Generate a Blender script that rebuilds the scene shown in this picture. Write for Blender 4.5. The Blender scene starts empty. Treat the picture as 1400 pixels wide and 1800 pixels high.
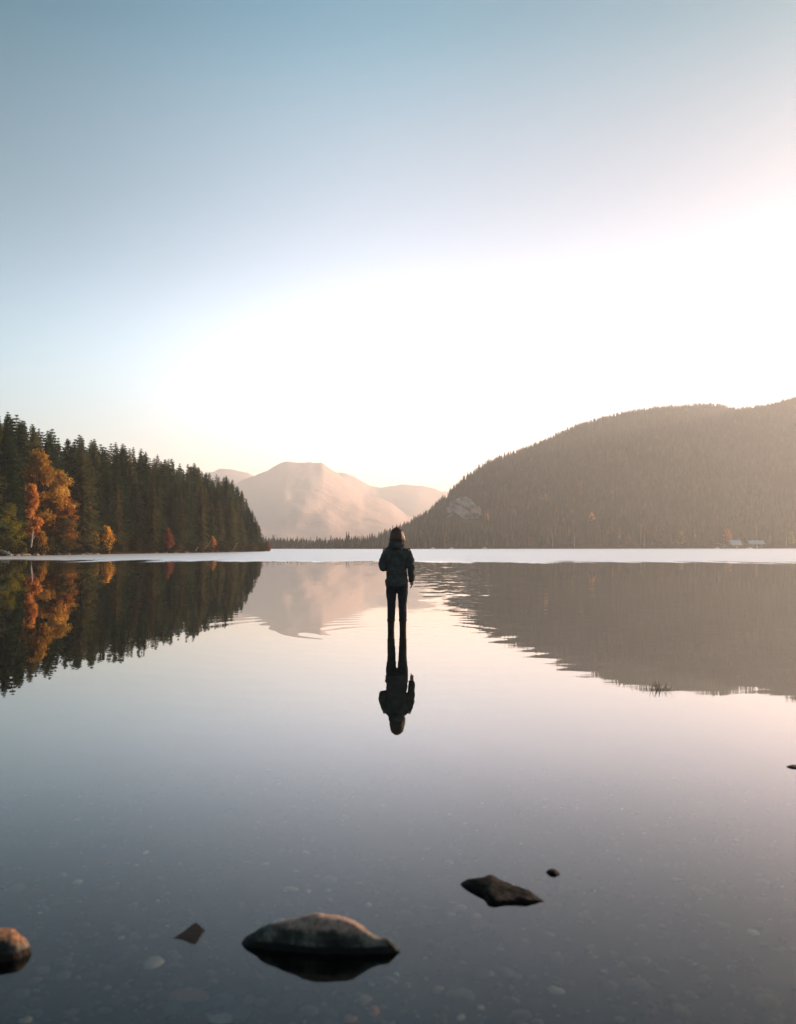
import bpy, bmesh, math, random
import numpy as np
from mathutils import Vector, Matrix, noise as mnoise
random.seed(7); rng = np.random.default_rng(7)
S = bpy.context.scene
col = S.collection
PI = math.pi
# ------------------------------------------------------------------ camera
CAM_H = 1.31; F = 1750.0
PITCH = math.atan(61.5 / F)
cd = bpy.data.cameras.new('camera'); cam = bpy.data.objects.new('camera', cd); col.objects.link(cam)
cam.location = (0, 0, CAM_H); cam.rotation_euler = (PI/2 + PITCH, 0, 0)
cd.sensor_fit = 'AUTO'; cd.sensor_width = 36; cd.lens = 35
cd.clip_start = 0.1; cd.clip_end = 60000
cd.dof.use_dof = True; cd.dof.focus_distance = 15.6; cd.dof.aperture_fstop = 2.8
S.camera = cam
# ------------------------------------------------------------------ world, sun, exposure
SUN_AZ = math.radians(52); SUN_EL = math.radians(12.3)      # azimuth clockwise from the view direction (+Y)
w = bpy.data.worlds.new('World'); S.world = w; w.use_nodes = True
nt = w.node_tree; bg = nt.nodes['Background']
sky = nt.nodes.new('ShaderNodeTexSky'); sky.sky_type = 'NISHITA'; sky.sun_disc = False
sky.sun_elevation = SUN_EL; sky.sun_rotation = SUN_AZ
sky.air_density = 1.0; sky.dust_density = 0.6; sky.ozone_density = 1.6; sky.altitude = 100
STR = 0.13
def wn(typ, **kw):
    n = nt.nodes.new(typ)
    for k, v in kw.items(): setattr(n, k, v)
    return n
def wv(op, a, b):
    n = wn('ShaderNodeVectorMath', operation=op)
    for i, x in enumerate((a, b)):
        if isinstance(x, tuple): n.inputs[i].default_value = x
        else: nt.links.new(x, n.inputs[i])
    return n.outputs[0]
sv = wv('MULTIPLY', sky.outputs[0], (STR, STR, STR))
sp = wn('ShaderNodeSeparateXYZ'); nt.links.new(sv, sp.inputs[0])
pw = wn('ShaderNodeMath', operation='POWER'); pw.inputs[1].default_value = 1.3; nt.links.new(sp.outputs[0], pw.inputs[0])
pg_ = wn('ShaderNodeMath', operation='POWER'); pg_.inputs[1].default_value = 1.0; nt.links.new(sp.outputs[1], pg_.inputs[0])
pb_ = wn('ShaderNodeMath', operation='POWER'); pb_.inputs[1].default_value = .95; nt.links.new(sp.outputs[2], pb_.inputs[0])
cb = wn('ShaderNodeCombineXYZ'); nt.links.new(pw.outputs[0], cb.inputs[0]); nt.links.new(pg_.outputs[0], cb.inputs[1]); nt.links.new(pb_.outputs[0], cb.inputs[2])
tcw = wn('ShaderNodeTexCoord'); spw = wn('ShaderNodeSeparateXYZ'); nt.links.new(tcw.outputs['Generated'], spw.inputs[0])
rp = wn('ShaderNodeValToRGB'); rp.color_ramp.interpolation = 'B_SPLINE'; el = rp.color_ramp.elements
SKYR = [(0.0, (2.0, 1.15, 1.05)), (.06, (2.2, 1.28, 1.18)), (.12, (2.5, 1.42, 1.30)), (.17, (3.1, 1.68, 1.48)), (.22, (2.9, 1.52, 1.33)), (.27, (2.35, 1.24, 1.04)), (.33, (1.95, 1.04, .86)), (.40, (1.62, .95, .77)), (.47, (.72, .78, .67)), (.6, (.05, .46, .45)), (1.0, (.04, .36, .38))]
el[0].position, el[1].position = 0, 1
for p_, c_ in SKYR[1:-1]: el.new(p_)
for e_, (p_, c_) in zip(el, SKYR): e_.position = p_; e_.color = (*[x/5 for x in c_], 1)
nt.links.new(spw.outputs[2], rp.inputs[0])
# the glow round the low sun fades with the angle from it
sdv = (math.sin(SUN_AZ)*math.cos(SUN_EL), math.cos(SUN_AZ)*math.cos(SUN_EL), math.sin(SUN_EL))
dp = wn('ShaderNodeVectorMath', operation='DOT_PRODUCT'); dp.inputs[1].default_value = sdv; nt.links.new(tcw.outputs['Generated'], dp.inputs[0])
mr = wn('ShaderNodeMapRange'); nt.links.new(dp.outputs['Value'], mr.inputs[0]); mr.inputs[1].default_value = -1; mr.inputs[2].default_value = 1
r2 = wn('ShaderNodeValToRGB'); r2.color_ramp.interpolation = 'B_SPLINE'; e2 = r2.color_ramp.elements; e2[0].position, e2[1].position = 0, 1
SKYG = [(0, (.20, .26, .27)), (.5, (.22, .28, .30)), (.64, (.26, .33, .345)), (.70, (.36, .41, .42)), (.75, (.48, .49, .50)), (.80, (.55, .54, .54)), (.85, (.46, .46, .47)), (.92, (.28, .32, .34)), (1.0, (.26, .30, .32))]
for p_, c_ in SKYG[1:-1]: e2.new(p_)
for e_, (p_, c_) in zip(e2, SKYG): e_.position = p_; e_.color = (*c_, 1)
nt.links.new(mr.outputs[0], r2.inputs[0])
nt.links.new(wv('MULTIPLY', r2.outputs[0], wv('MULTIPLY', wv('MULTIPLY', cb.outputs[0], rp.outputs[0]), (10/STR,)*3)), bg.inputs[0])
bg.inputs[1].default_value = 0.13
sl = bpy.data.lights.new('sun', 'SUN'); sun = bpy.data.objects.new('sun', sl); col.objects.link(sun)
sl.energy = 4.8; sl.angle = math.radians(0.6); sl.color = (1.0, 0.73, 0.51)
sdir = Vector((math.sin(SUN_AZ)*math.cos(SUN_EL), math.cos(SUN_AZ)*math.cos(SUN_EL), math.sin(SUN_EL)))
sun.rotation_euler = sdir.to_track_quat('Z', 'Y').to_euler(); sun.location = (40, 10, 60)
S.view_settings.view_transform = 'Standard'; S.view_settings.look = 'None'
S.view_settings.gamma = 1; S.view_settings.use_curve_mapping = False
S.view_settings.exposure = 0.9
S.render.engine = 'CYCLES'
S.cycles.max_bounces = 6; S.cycles.volume_bounces = 1; S.cycles.transparent_max_bounces = 12
S.cycles.caustics_reflective = False; S.cycles.caustics_refractive = False
HAZE_DENSITY = 0.00023; HAZE_COL = (0.93, 0.95, 0.96); HAZE_ANISO = 0.5

# ------------------------------------------------------------------ helpers
def ray(px, py):
    cx = (px-700)/F; cy = (900-py)/F
    return Vector((cx, math.cos(PITCH) - cy*math.sin(PITCH), math.sin(PITCH) + cy*math.cos(PITCH)))
def on_plane(px, py, z=0.0):
    d = ray(px, py); t = (z-CAM_H)/d.z
    return Vector((d.x*t, d.y*t, z))
def at_depth(px, py, Y):
    d = ray(px, py); t = Y/d.y
    return Vector((d.x*t, Y, CAM_H + d.z*t))
def tag(o, label=None, cat=None, group=None, kind=None):
    if label: o['label'] = label
    if cat: o['category'] = cat
    if group: o['group'] = group
    if kind: o['kind'] = kind
    return o
def link(name, mesh, mat=None, parent=None, smooth=False):
    o = bpy.data.objects.new(name, mesh); col.objects.link(o)
    if mat is not None and not mesh.materials: mesh.materials.append(mat)
    if parent: o.parent = parent
    if smooth: mesh.polygons.foreach_set('use_smooth', [True]*len(mesh.polygons))
    return o
def mesh_of(name, v, f):
    m = bpy.data.meshes.new(name); m.from_pydata([tuple(map(float, p)) for p in v], [], [tuple(map(int, q)) for q in f]); m.update(); return m
def empty(name, loc, rz=0, s=1):
    o = bpy.data.objects.new(name, None); col.objects.link(o); o.location = loc
    o.rotation_euler = (0, 0, rz); o.scale = (s, s, s) if not hasattr(s, '__len__') else s; o.empty_display_size = .3
    return o
def cat_rom(pts, n):
    pts = np.array(pts, float); k = len(pts)
    out = []
    for u in np.linspace(0, k-1, n):
        i = min(int(u), k-2); t = u-i
        p0 = pts[max(i-1, 0)]; p1 = pts[i]; p2 = pts[i+1]; p3 = pts[min(i+2, k-1)]
        out.append(0.5*((2*p1)+(-p0+p2)*t+(2*p0-5*p1+4*p2-p3)*t*t+(-p0+3*p1-3*p2+p3)*t**3))
    return np.array(out)
def fbm(p, s, o=4):
    return mnoise.fractal(Vector(p)*s, 1.0, 2.0, o)

class NT:
    def __init__(self, name):
        self.m = bpy.data.materials.new(name); self.m.use_nodes = True; self.t = self.m.node_tree
        self.t.nodes.clear(); self.out = self.t.nodes.new('ShaderNodeOutputMaterial')
    def n(self, typ, **kw):
        nd = self.t.nodes.new(typ)
        for k, v in kw.items():
            if k.startswith('_'): nd.inputs[int(k[1:])].default_value = v
            else: setattr(nd, k, v)
        return nd
    def l(self, a, b): self.t.links.new(a, b)
    def ramp(self, fac, stops):
        r = self.n('ShaderNodeValToRGB'); e = r.color_ramp.elements
        e[0].position = stops[0][0]; e[0].color = (*stops[0][1], 1)
        e[1].position = stops[-1][0]; e[1].color = (*stops[-1][1], 1)
        for p, c in stops[1:-1]:
            x = e.new(p); x.color = (*c, 1)
        self.l(fac, r.inputs[0]); return r.outputs[0]
    def noise(self, scale, detail=4, coord='obj', rough=0.55):
        tc = self.n('ShaderNodeTexCoord'); g = self.n('ShaderNodeNewGeometry')
        nz = self.n('ShaderNodeTexNoise'); nz.inputs['Scale'].default_value = scale
        nz.inputs['Detail'].default_value = detail; nz.inputs['Roughness'].default_value = rough
        self.l(tc.outputs['Object'] if coord == 'obj' else g.outputs['Position'], nz.inputs['Vector'])
        return nz
    def math(self, op, a, b=None, clamp=False):
        m = self.n('ShaderNodeMath', operation=op, use_clamp=clamp)
        for i, x in enumerate((a, b)):
            if x is None: continue
            if isinstance(x, (int, float)): m.inputs[i].default_value = x
            else: self.l(x, m.inputs[i])
        return m.outputs[0]
    def mapr(self, v, a, b, c, d, smooth=False):
        m = self.n('ShaderNodeMapRange'); m.clamp = True
        if smooth: m.interpolation_type = 'SMOOTHSTEP'
        self.l(v, m.inputs[0])
        for i, x in enumerate((a, b, c, d)): m.inputs[i+1].default_value = x
        return m.outputs[0]
    def mix(self, f, a, b, blend='MIX'):
        m = self.n('ShaderNodeMix', data_type='RGBA', blend_type=blend)
        for i, x in ((0, f), (6, a), (7, b)):
            if isinstance(x, (int, float)): m.inputs[i].default_value = x
            elif isinstance(x, tuple): m.inputs[i].default_value = (*x, 1)
            else: self.l(x, m.inputs[i])
        return m.outputs[2]
    def vm(self, op, a, b=None, scale=None):
        m = self.n('ShaderNodeVectorMath', operation=op)
        for i, x in enumerate((a, b)):
            if x is None: continue
            if isinstance(x, tuple): m.inputs[i].default_value = x
            else: self.l(x, m.inputs[i])
        if scale is not None:
            if isinstance(scale, (int, float)): m.inputs['Scale'].default_value = scale
            else: self.l(scale, m.inputs['Scale'])
        return m
def simple(name, stops, scale=6, rough=.8, bump=.3, bdist=.01, coord='obj', detail=5, spec=.3, bscale=None):
    t = NT(name); nz = t.noise(scale, detail, coord)
    c = t.ramp(nz.outputs[0], stops)
    b = t.n('ShaderNodeBsdfPrincipled'); t.l(c, b.inputs['Base Color']); b.inputs['Roughness'].default_value = rough
    b.inputs['Specular IOR Level'].default_value = spec
    bp = t.n('ShaderNodeBump'); bp.inputs['Strength'].default_value = bump; bp.inputs['Distance'].default_value = bdist
    n2 = t.noise(bscale or scale*3, 6, coord); t.l(n2.outputs[0], bp.inputs['Height']); t.l(bp.outputs[0], b.inputs['Normal'])
    t.l(b.outputs[0], t.out.inputs[0]); return t.m
def leaf_mat(name, dark, mid, light, patch=0.25, trans=.35):
    """foliage: hue varies from tree to tree and from clump to clump, thin leaves let light through"""
    t = NT(name); oi = t.n('ShaderNodeObjectInfo')
    nz = t.noise(patch, 4, 'world', .7)
    v = t.math('ADD', t.math('MULTIPLY', nz.outputs[0], .9), t.math('MULTIPLY', t.math('SUBTRACT', oi.outputs['Random'], .5), .45))
    c = t.ramp(v, [(.25, dark), (.48, mid), (.72, light)])
    d = t.n('ShaderNodeBsdfDiffuse'); tr = t.n('ShaderNodeBsdfTranslucent'); t.l(c, d.inputs[0]); t.l(c, tr.inputs[0])
    mx = t.n('ShaderNodeMixShader', _0=trans); t.l(d.outputs[0], mx.inputs[1]); t.l(tr.outputs[0], mx.inputs[2])
    t.l(mx.outputs[0], t.out.inputs[0]); return t.m

M = {}
M['conifer'] = leaf_mat('conifer needles', (.022, .042, .020), (.060, .088, .038), (.155, .135, .052))
M['larch'] = leaf_mat('larch needles', (.07, .065, .024), (.14, .11, .038), (.22, .16, .05))
M['orange'] = leaf_mat('orange leaves', (.38, .20, .035), (.80, .42, .06), (.92, .62, .13), .35, .5)
M['rust'] = leaf_mat('rust leaves', (.24, .10, .03), (.56, .22, .05), (.76, .36, .09), .35, .5)
M['red'] = leaf_mat('red leaves', (.12, .04, .02), (.26, .08, .04), (.38, .14, .07), .4, .45)
M['yellowgreen'] = leaf_mat('yellow green leaves', (.14, .14, .02), (.42, .33, .04), (.70, .48, .06), .4, .45)
M['olive'] = leaf_mat('olive brown leaves', (.05, .04, .015), (.12, .085, .025), (.22, .14, .04), .4, .4)
M['undergrowth'] = leaf_mat('undergrowth leaves', (.02, .025, .012), (.06, .055, .02), (.15, .09, .03), .3, .3)
M['bark'] = simple('bark', [(.3, (.035, .026, .02)), (.7, (.10, .075, .055))], 3, .9, .5, .03)
M['birch'] = simple('birch bark', [(.35, (.10, .09, .08)), (.45, (.50, .46, .41)), (.8, (.62, .58, .52))], 2.5, .8, .3, .02)
M['driftwood'] = simple('bleached driftwood', [(.3, (.30, .26, .22)), (.7, (.62, .56, .48))], 4, .8, .4, .02)
M['stone'] = simple('shore stone', [(.3, (.08, .075, .07)), (.5, (.18, .16, .14)), (.8, (.34, .30, .26))], .9, .85, .5, .04)

# ================================================================== STRUCTURE
# ---------------------------------------------------------------- haze (even density, closed box)
t = NT('haze'); pv = t.n('ShaderNodeVolumePrincipled')
pv.inputs['Color'].default_value = (*HAZE_COL, 1); pv.inputs['Density'].default_value = HAZE_DENSITY
pv.inputs['Anisotropy'].default_value = HAZE_ANISO
t.l(pv.outputs[0], t.out.inputs['Volume'])
x0, x1, y0, y1, z0, z1 = -4500, 7000, -120, 8500, -9, 392
hv = [(x, y, z) for z in (z0, z1) for y in (y0, y1) for x in (x0, x1)]
haze = link('haze', mesh_of('haze', hv, [(0, 2, 3, 1), (4, 5, 7, 6), (0, 1, 5, 4), (2, 6, 7, 3), (0, 4, 6, 2), (1, 3, 7, 5)]), t.m)
tag(haze, kind='stuff', label='pale morning haze hanging over the lake and the hills', cat='haze')

# ---------------------------------------------------------------- lake bed
def bed_z(X, Y):
    r = math.hypot(X, Y-1); z = -7.4
    pts = [(0, -.085), (2.6, -.10), (4, -.15), (7, -.17), (12, -.11), (18, -.12), (30, -.5), (80, -2.5), (200, -6), (20000, -7.4)]
    for (a, b), (c, d) in zip(pts, pts[1:]):
        if r <= c: z = b + (d-b)*(r-a)/(c-a); break
    if r < 40: z += .03*fbm((X, Y, 3), .9) + .003*fbm((X, Y, 9), 4.0)
    return z
rs = list(np.linspace(0.3, 14, 110)) + list(np.geomspace(14.4, 20000, 60)); na = 144
v = [(0, 1, bed_z(0, 1))]; f = []
for i, r in enumerate(rs):
    for k in range(na):
        a = 2*PI*k/na; X = r*math.cos(a); Y = 1+r*math.sin(a); v.append((X, Y, bed_z(X, Y)))
for k in range(na): f.append((0, 1+k, 1+(k+1) % na))
for i in range(len(rs)-1):
    for k in range(na):
        a = 1+i*na+k; b = 1+i*na+(k+1) % na; f.append((a, a+na, b+na, b))
M['bed'] = simple('lake bed silt', [(.36, (.002, .005, .005)), (.5, (.007, .010, .010)), (.64, (.030, .028, .021))], 2.2, .95, .6, .01, 'world', 9, .1)
bed = link('lake_bed', mesh_of('lake_bed', v, f), M['bed'], smooth=True); tag(bed, kind='structure')

# ---------------------------------------------------------------- water
PERSON = Vector((-0.016, 15.6, 0))
t = NT('lake water')
g = t.n('ShaderNodeNewGeometry'); pos = g.outputs['Position']
sep = t.n('ShaderNodeSeparateXYZ'); t.l(pos, sep.inputs[0])
def slope(vec_scale, amp, detail=2, off=0.0, dist=0.0):
    """a field of surface slopes in x and y"""
    m = t.vm('MULTIPLY', pos, vec_scale); a = t.vm('ADD', m.outputs[0], (off, off*.7, off*.3))
    nz = t.n('ShaderNodeTexNoise'); nz.inputs['Scale'].default_value = 1; nz.inputs['Detail'].default_value = detail
    nz.inputs['Distortion'].default_value = dist
    t.l(a.outputs[0], nz.inputs['Vector'])
    c = t.vm('SUBTRACT', nz.outputs['Color'], (.5, .5, .5))
    return t.vm('SCALE', c.outputs[0], scale=amp).outputs[0]
dist_ = t.vm('LENGTH', t.vm('MULTIPLY', pos, (1, 1, 0)).outputs[0]).outputs['Value']
# large patches that decide where a breath of wind wrinkles the surface
pz = t.n('ShaderNodeTexNoise'); pz.inputs['Scale'].default_value = 1; pz.inputs['Detail'].default_value = 3
pm = t.vm('MULTIPLY', pos, (.09, .035, 0)); t.l(pm.outputs[0], pz.inputs['Vector'])
right = t.mapr(t.math('DIVIDE', sep.outputs[0], t.math('MAXIMUM', sep.outputs[1], 1.0)), -.03, .10, 0, 1, True)
midd = t.mapr(dist_, 7.5, 11, 0, 1, True)
patch = t.mapr(pz.outputs[0], .42, .62, 0, 1, True)
calm = slope((.8, .7, 1), .006, 3)
small = slope((1.8, 3.6, 1), t.math('MULTIPLY', t.math('ADD', .002, t.math('MULTIPLY', right, .034)), t.math('MULTIPLY', midd, t.math('ADD', .3, t.math('MULTIPLY', patch, 1.4)))), 3, 7.3, .7)
xr = t.math('DIVIDE', sep.outputs[0], t.math('MAXIMUM', sep.outputs[1], 1.0))
band = t.math('MULTIPLY', t.mapr(xr, .0, .05, 0, 1, True), t.mapr(xr, .09, .16, 1, 0, True))   # a breath of wind beyond the person
farsl = slope((1.6, 1.1, 1), t.math('ADD', t.math('MULTIPLY', t.mapr(dist_, 45, 85, 0, 1, True), .03), t.math('MULTIPLY', t.mapr(dist_, 16, 30, 0, 1, True), t.math('MULTIPLY', band, .11))), 3, 3.1)
rel = t.vm('SUBTRACT', pos, tuple(PERSON)); rell = t.vm('LENGTH', rel.outputs[0]).outputs['Value']
rdir = t.vm('NORMALIZE', rel.outputs[0]).outputs[0]
wob = t.n('ShaderNodeTexNoise'); wob.inputs['Scale'].default_value = .35; t.l(pos, wob.inputs['Vector'])
ph = t.math('ADD', t.math('MULTIPLY', rell, 11.0), t.math('MULTIPLY', wob.outputs[0], 9.0))
ringa = t.math('MULTIPLY', t.math('ADD', t.mapr(rell, .3, 2.4, .009, 0), t.mapr(rell,   .2, 9.0, .0034, 0.0)), t.mapr(rell, .15, .5, 0, 1))
ring = t.vm('SCALE', rdir, scale=t.math('MULTIPLY', t.math('SINE', ph), ringa)).outputs[0]
s = t.vm('ADD', calm, small).outputs[0]; s = t.vm('ADD', s, ring).outputs[0]; s = t.vm('ADD', s, farsl).outputs[0]
s = t.vm('MULTIPLY', s, (1, 1, 0)).outputs[0]
nrm = t.vm('NORMALIZE', t.vm('ADD', s, (0, 0, 1)).outputs[0]).outputs[0]
# far out the breeze ruffles the lake
edge = t.n('ShaderNodeTexNoise'); edge.inputs['Scale'].default_value = 1; edge.inputs['Detail'].default_value = 4
em = t.vm('MULTIPLY', pos, (.30, .05, 0)); t.l(em.outputs[0], edge.inputs['Vector'])
ruf = t.mapr(t.math('ADD', t.math('ADD', dist_, t.mapr(xr, -.42, -.10, -20, 0)), t.math('MULTIPLY', t.math('SUBTRACT', edge.outputs[0], .5), 60)), 82, 96, 0, 1, True)
gl = t.n('ShaderNodeBsdfGlossy'); gl.distribution = 'MULTI_GGX'; t.l(t.math('ADD', .0, t.math('MULTIPLY', ruf, .42)), gl.inputs['Roughness'])
t.l(nrm, gl.inputs['Normal'])
gl.inputs['Color'].default_value = (1, 1, 1, 1)
tr = t.n('ShaderNodeBsdfTransparent'); tr.inputs[0].default_value = (.44, .50, .49, 1)
cosv = t.vm('DOT_PRODUCT', nrm, g.outputs['Incoming']).outputs['Value']
fres = t.math('ADD', .020, t.math('MULTIPLY', .98, t.math('POWER', t.math('SUBTRACT', 1.0, t.math('ABSOLUTE', cosv), True), 4.6)))
mx = t.n('ShaderNodeMixShader'); t.l(fres, mx.inputs[0]); t.l(tr.outputs[0], mx.inputs[1]); t.l(gl.outputs[0], mx.inputs[2])
t.l(mx.outputs[0], t.out.inputs[0])
water = link('lake_water', mesh_of('lake_water', [(-4000, -100, 0), (6500, -100, 0), (6500, 8300, 0), (-4000, 8300, 0)], [(0, 1, 2, 3)]), t.m)
tag(water, kind='structure')

# ---------------------------------------------------------------- far mountains
M['mountain'] = simple('mountain with haze tint', [(.3, (.54, .37, .31)), (.6, (.57, .40, .34)), (.8, (.60, .43, .37))], .004, 1, .6, 20, 'world', 6, 0)  # pale pink of the distant haze is put into the slope colour
def ridge(name, prof, Y, depth, step=5, rough=1.0):
    prof = sorted(prof); xs = np.arange(prof[0][0], prof[-1][0]+1, step)
    ys = np.interp(xs, [p[0] for p in prof], [p[1] for p in prof])
    nt_ = 70; v = []; f = []
    for i, x in enumerate(xs):
        top = at_depth(x, ys[i], Y); jag = 2.2*rough*fbm((x*.07, 1.3, Y), 1, 5)*Y/F
        for j in range(nt_):
            q = j/(nt_-1)*2 - 1                                   # -1 front foot, 0 ridge, 1 back foot
            yy = Y + q*depth; hz = max(0, 1-abs(q))**1.15
            n_ = fbm((x*.014, q*3.1, Y*.01), 1, 5)*(.05*(1-hz)*4*hz + .0)*rough
            z = top.z*(hz + n_) + jag*hz**9 + hz*(1-hz)*top.z*.03*fbm((x*.03 + q*2, q*6 - x*.02, Y*.3), 1, 4) - 6*(abs(q) > .97)*12
            v.append((top.x/Y*yy, yy, z))
    for i in range(len(xs)-1):
        for j in range(nt_-1):
            a = i*nt_+j; f.append((a, a+nt_, a+nt_+1, a+1))
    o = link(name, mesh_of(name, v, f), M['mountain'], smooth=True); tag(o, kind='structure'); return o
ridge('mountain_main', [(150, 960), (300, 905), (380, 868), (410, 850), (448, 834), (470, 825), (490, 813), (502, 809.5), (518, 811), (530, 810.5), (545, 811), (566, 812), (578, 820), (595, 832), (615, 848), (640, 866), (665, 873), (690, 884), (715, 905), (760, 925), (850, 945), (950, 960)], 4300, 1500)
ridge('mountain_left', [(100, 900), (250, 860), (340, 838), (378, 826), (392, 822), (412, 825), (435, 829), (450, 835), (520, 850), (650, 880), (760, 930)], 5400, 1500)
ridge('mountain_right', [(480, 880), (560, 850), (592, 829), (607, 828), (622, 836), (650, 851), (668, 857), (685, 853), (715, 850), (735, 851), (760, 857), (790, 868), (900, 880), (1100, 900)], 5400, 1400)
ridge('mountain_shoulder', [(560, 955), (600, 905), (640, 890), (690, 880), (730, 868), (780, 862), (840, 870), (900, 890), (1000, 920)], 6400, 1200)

# ---------------------------------------------------------------- right-hand hill
SIL = [(200, 940), (380, 938), (475, 941), (500, 945), (545, 946), (590, 946), (605, 941), (640, 938), (665, 932), (690, 925), (720, 912), (760, 886), (785, 865), (800, 848), (815, 835), (850, 812), (900, 791), (950, 770), (1000, 749), (1060, 729), (1120, 715), (1180, 708), (1240, 705), (1270, 706), (1300, 713), (1350, 706), (1400, 692), (1480, 674), (1600, 648), (1750, 610), (1900, 602), (2100, 640), (2500, 720), (3000, 800)]
hx = np.concatenate([np.arange(200, 1700, 10), np.arange(1700, 3001, 50)]); nT = 60
def ip(x, tab): return float(np.interp(x, [p[0] for p in tab], [p[1] for p in tab]))
SHORE = [(200, 760), (475, 700), (700, 640), (1000, 720), (1400, 840), (3000, 1050)]
RIDGE = [(200, 860), (475, 790), (600, 760), (700, 830), (780, 980), (850, 1150), (1000, 1350), (1400, 1600), (1900, 1720), (3000, 1900)]
TREEH = lambda x: ip(x, [(475, 4.2), (620, 4.6), (800, 6.0), (3000, 7.2)])
H = np.zeros((len(hx), nT, 3))
for i, x in enumerate(hx):
    sy, ry = ip(x, SHORE), ip(x, RIDGE)
    m = at_depth(x, ip(x, SIL), 1000).z - CAM_H
    m = m/1000 - (TREEH(x)*.9)/ry
    ys = []; zs = []
    for j in range(nT):
        q = -0.06 + 1.9*j/(nT-1)
        yy = sy + q*(ry-sy)
        if q < 0: z = -8*(-q/.06)
        elif q <= 1: z = (q**1.12)*.97 + .03*math.sin(q*PI/2)
        else: z = 1 - .8*(q-1)**1.3
        if q > 0:
            n_ = fbm((x*.010, q*2.2, 5), 1, 4)*.10*min(1, q*3)*max(0, 1-.6*abs(q-.5)) if q < 1 else 0
            z = (z + n_*(1-q if q < 1 else 0)*1.4)
        ys.append(yy); zs.append(z)
    ys = np.array(ys); zs = np.array(zs); pos_ = ys > sy
    k = max(m*1.0/np.max(zs[pos_]/ys[pos_]), 3)
    for j in range(nT):
        z = zs[j]*k if zs[j] > 0 else zs[j]
        if ys[j] > sy: z = max(z, .25 + .02*(ys[j]-sy) if ys[j]-sy < 60 else 1)
        H[i, j] = ((x-700)/F*ys[j]*(math.cos(PITCH)), ys[j], z)
v = H.reshape(-1, 3); f = [(i*nT+j, (i+1)*nT+j, (i+1)*nT+j+1, i*nT+j+1) for i in range(len(hx)-1) for j in range(nT-1)]
M['hillsoil'] = simple('hill floor of moss and brush', [(.3, (.012, .015, .010)), (.55, (.03, .028, .018)), (.8, (.06, .045, .025))], .03, 1, .3, .5, 'world', 6, 0)
hill = link('hill', mesh_of('hill', v, f), M['hillsoil'], smooth=True); tag(hill, kind='structure')
def hill_at(x, q):
    """point of the hill at screen column x and fraction q shore..ridge"""
    fi = float(np.interp(x, hx, np.arange(len(hx)))); fj = (q+.06)/1.9*(nT-1)
    i = min(int(fi), len(hx)-2); j = max(0, min(int(fj), nT-2)); a = fi-i; b = fj-j
    p = (H[i, j]*(1-a)*(1-b) + H[i+1, j]*a*(1-b) + H[i, j+1]*(1-a)*b + H[i+1, j+1]*a*b)
    return Vector(p)
def hill_px(x, y):
    best = None
    for q in np.linspace(0.01, 1, 160):
        p = hill_at(x, q); yy = 961.5 - F*(p.z-CAM_H)/p.y
        if yy <= y: return p, q
    return p, q

# ---------------------------------------------------------------- left headland
SHL = [(-110, 60), (-85, 95), (-68, 120), (-58, 134), (-55.5, 143), (-54, 158), (-52.5, 178), (-50.5, 199), (-45.5, 218), (-42.5, 241), (-41, 262), (-39.5, 285), (-40.5, 303), (-46, 318), (-62, 335), (-95, 352), (-150, 372)]
SHP = cat_rom(SHL, 120)
def inland(X, Y):
    d = np.hypot(SHP[:, 0]-X, SHP[:, 1]-Y); i = int(np.argmin(d))
    i0 = max(i-1, 0); i1 = min(i+1, len(SHP)-1)
    tx, ty = SHP[i1]-SHP[i0]; side = tx*(Y-SHP[i, 1]) - ty*(X-SHP[i, 0])
    return d[i] if side > 0 else -d[i]
def land_z(X, Y):
    d = inland(X, Y)
    if d < 0: return max(-8, d*.35)
    return min(.45, d*.35) + .09*max(0, d-1.5)**.95 + .12*fbm((X, Y, 2), .25)*min(1, d/3)
gx = np.arange(-190, -30, 2.0); gy = np.arange(56, 392, 2.5)
v = [(x, y, land_z(x, y)) for x in gx for y in gy]; ny = len(gy)
f = [(i*ny+j, (i+1)*ny+j, (i+1)*ny+j+1, i*ny+j+1) for i in range(len(gx)-1) for j in range(ny-1)]
M['landsoil'] = simple('forest floor', [(.3, (.015, .013, .010)), (.55, (.04, .032, .022)), (.8, (.10, .075, .05))], .6, 1, .4, .1, 'world', 6, 0)
land = link('headland', mesh_of('headland', v, f), M['landsoil'], smooth=True); tag(land, kind='structure')

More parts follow.
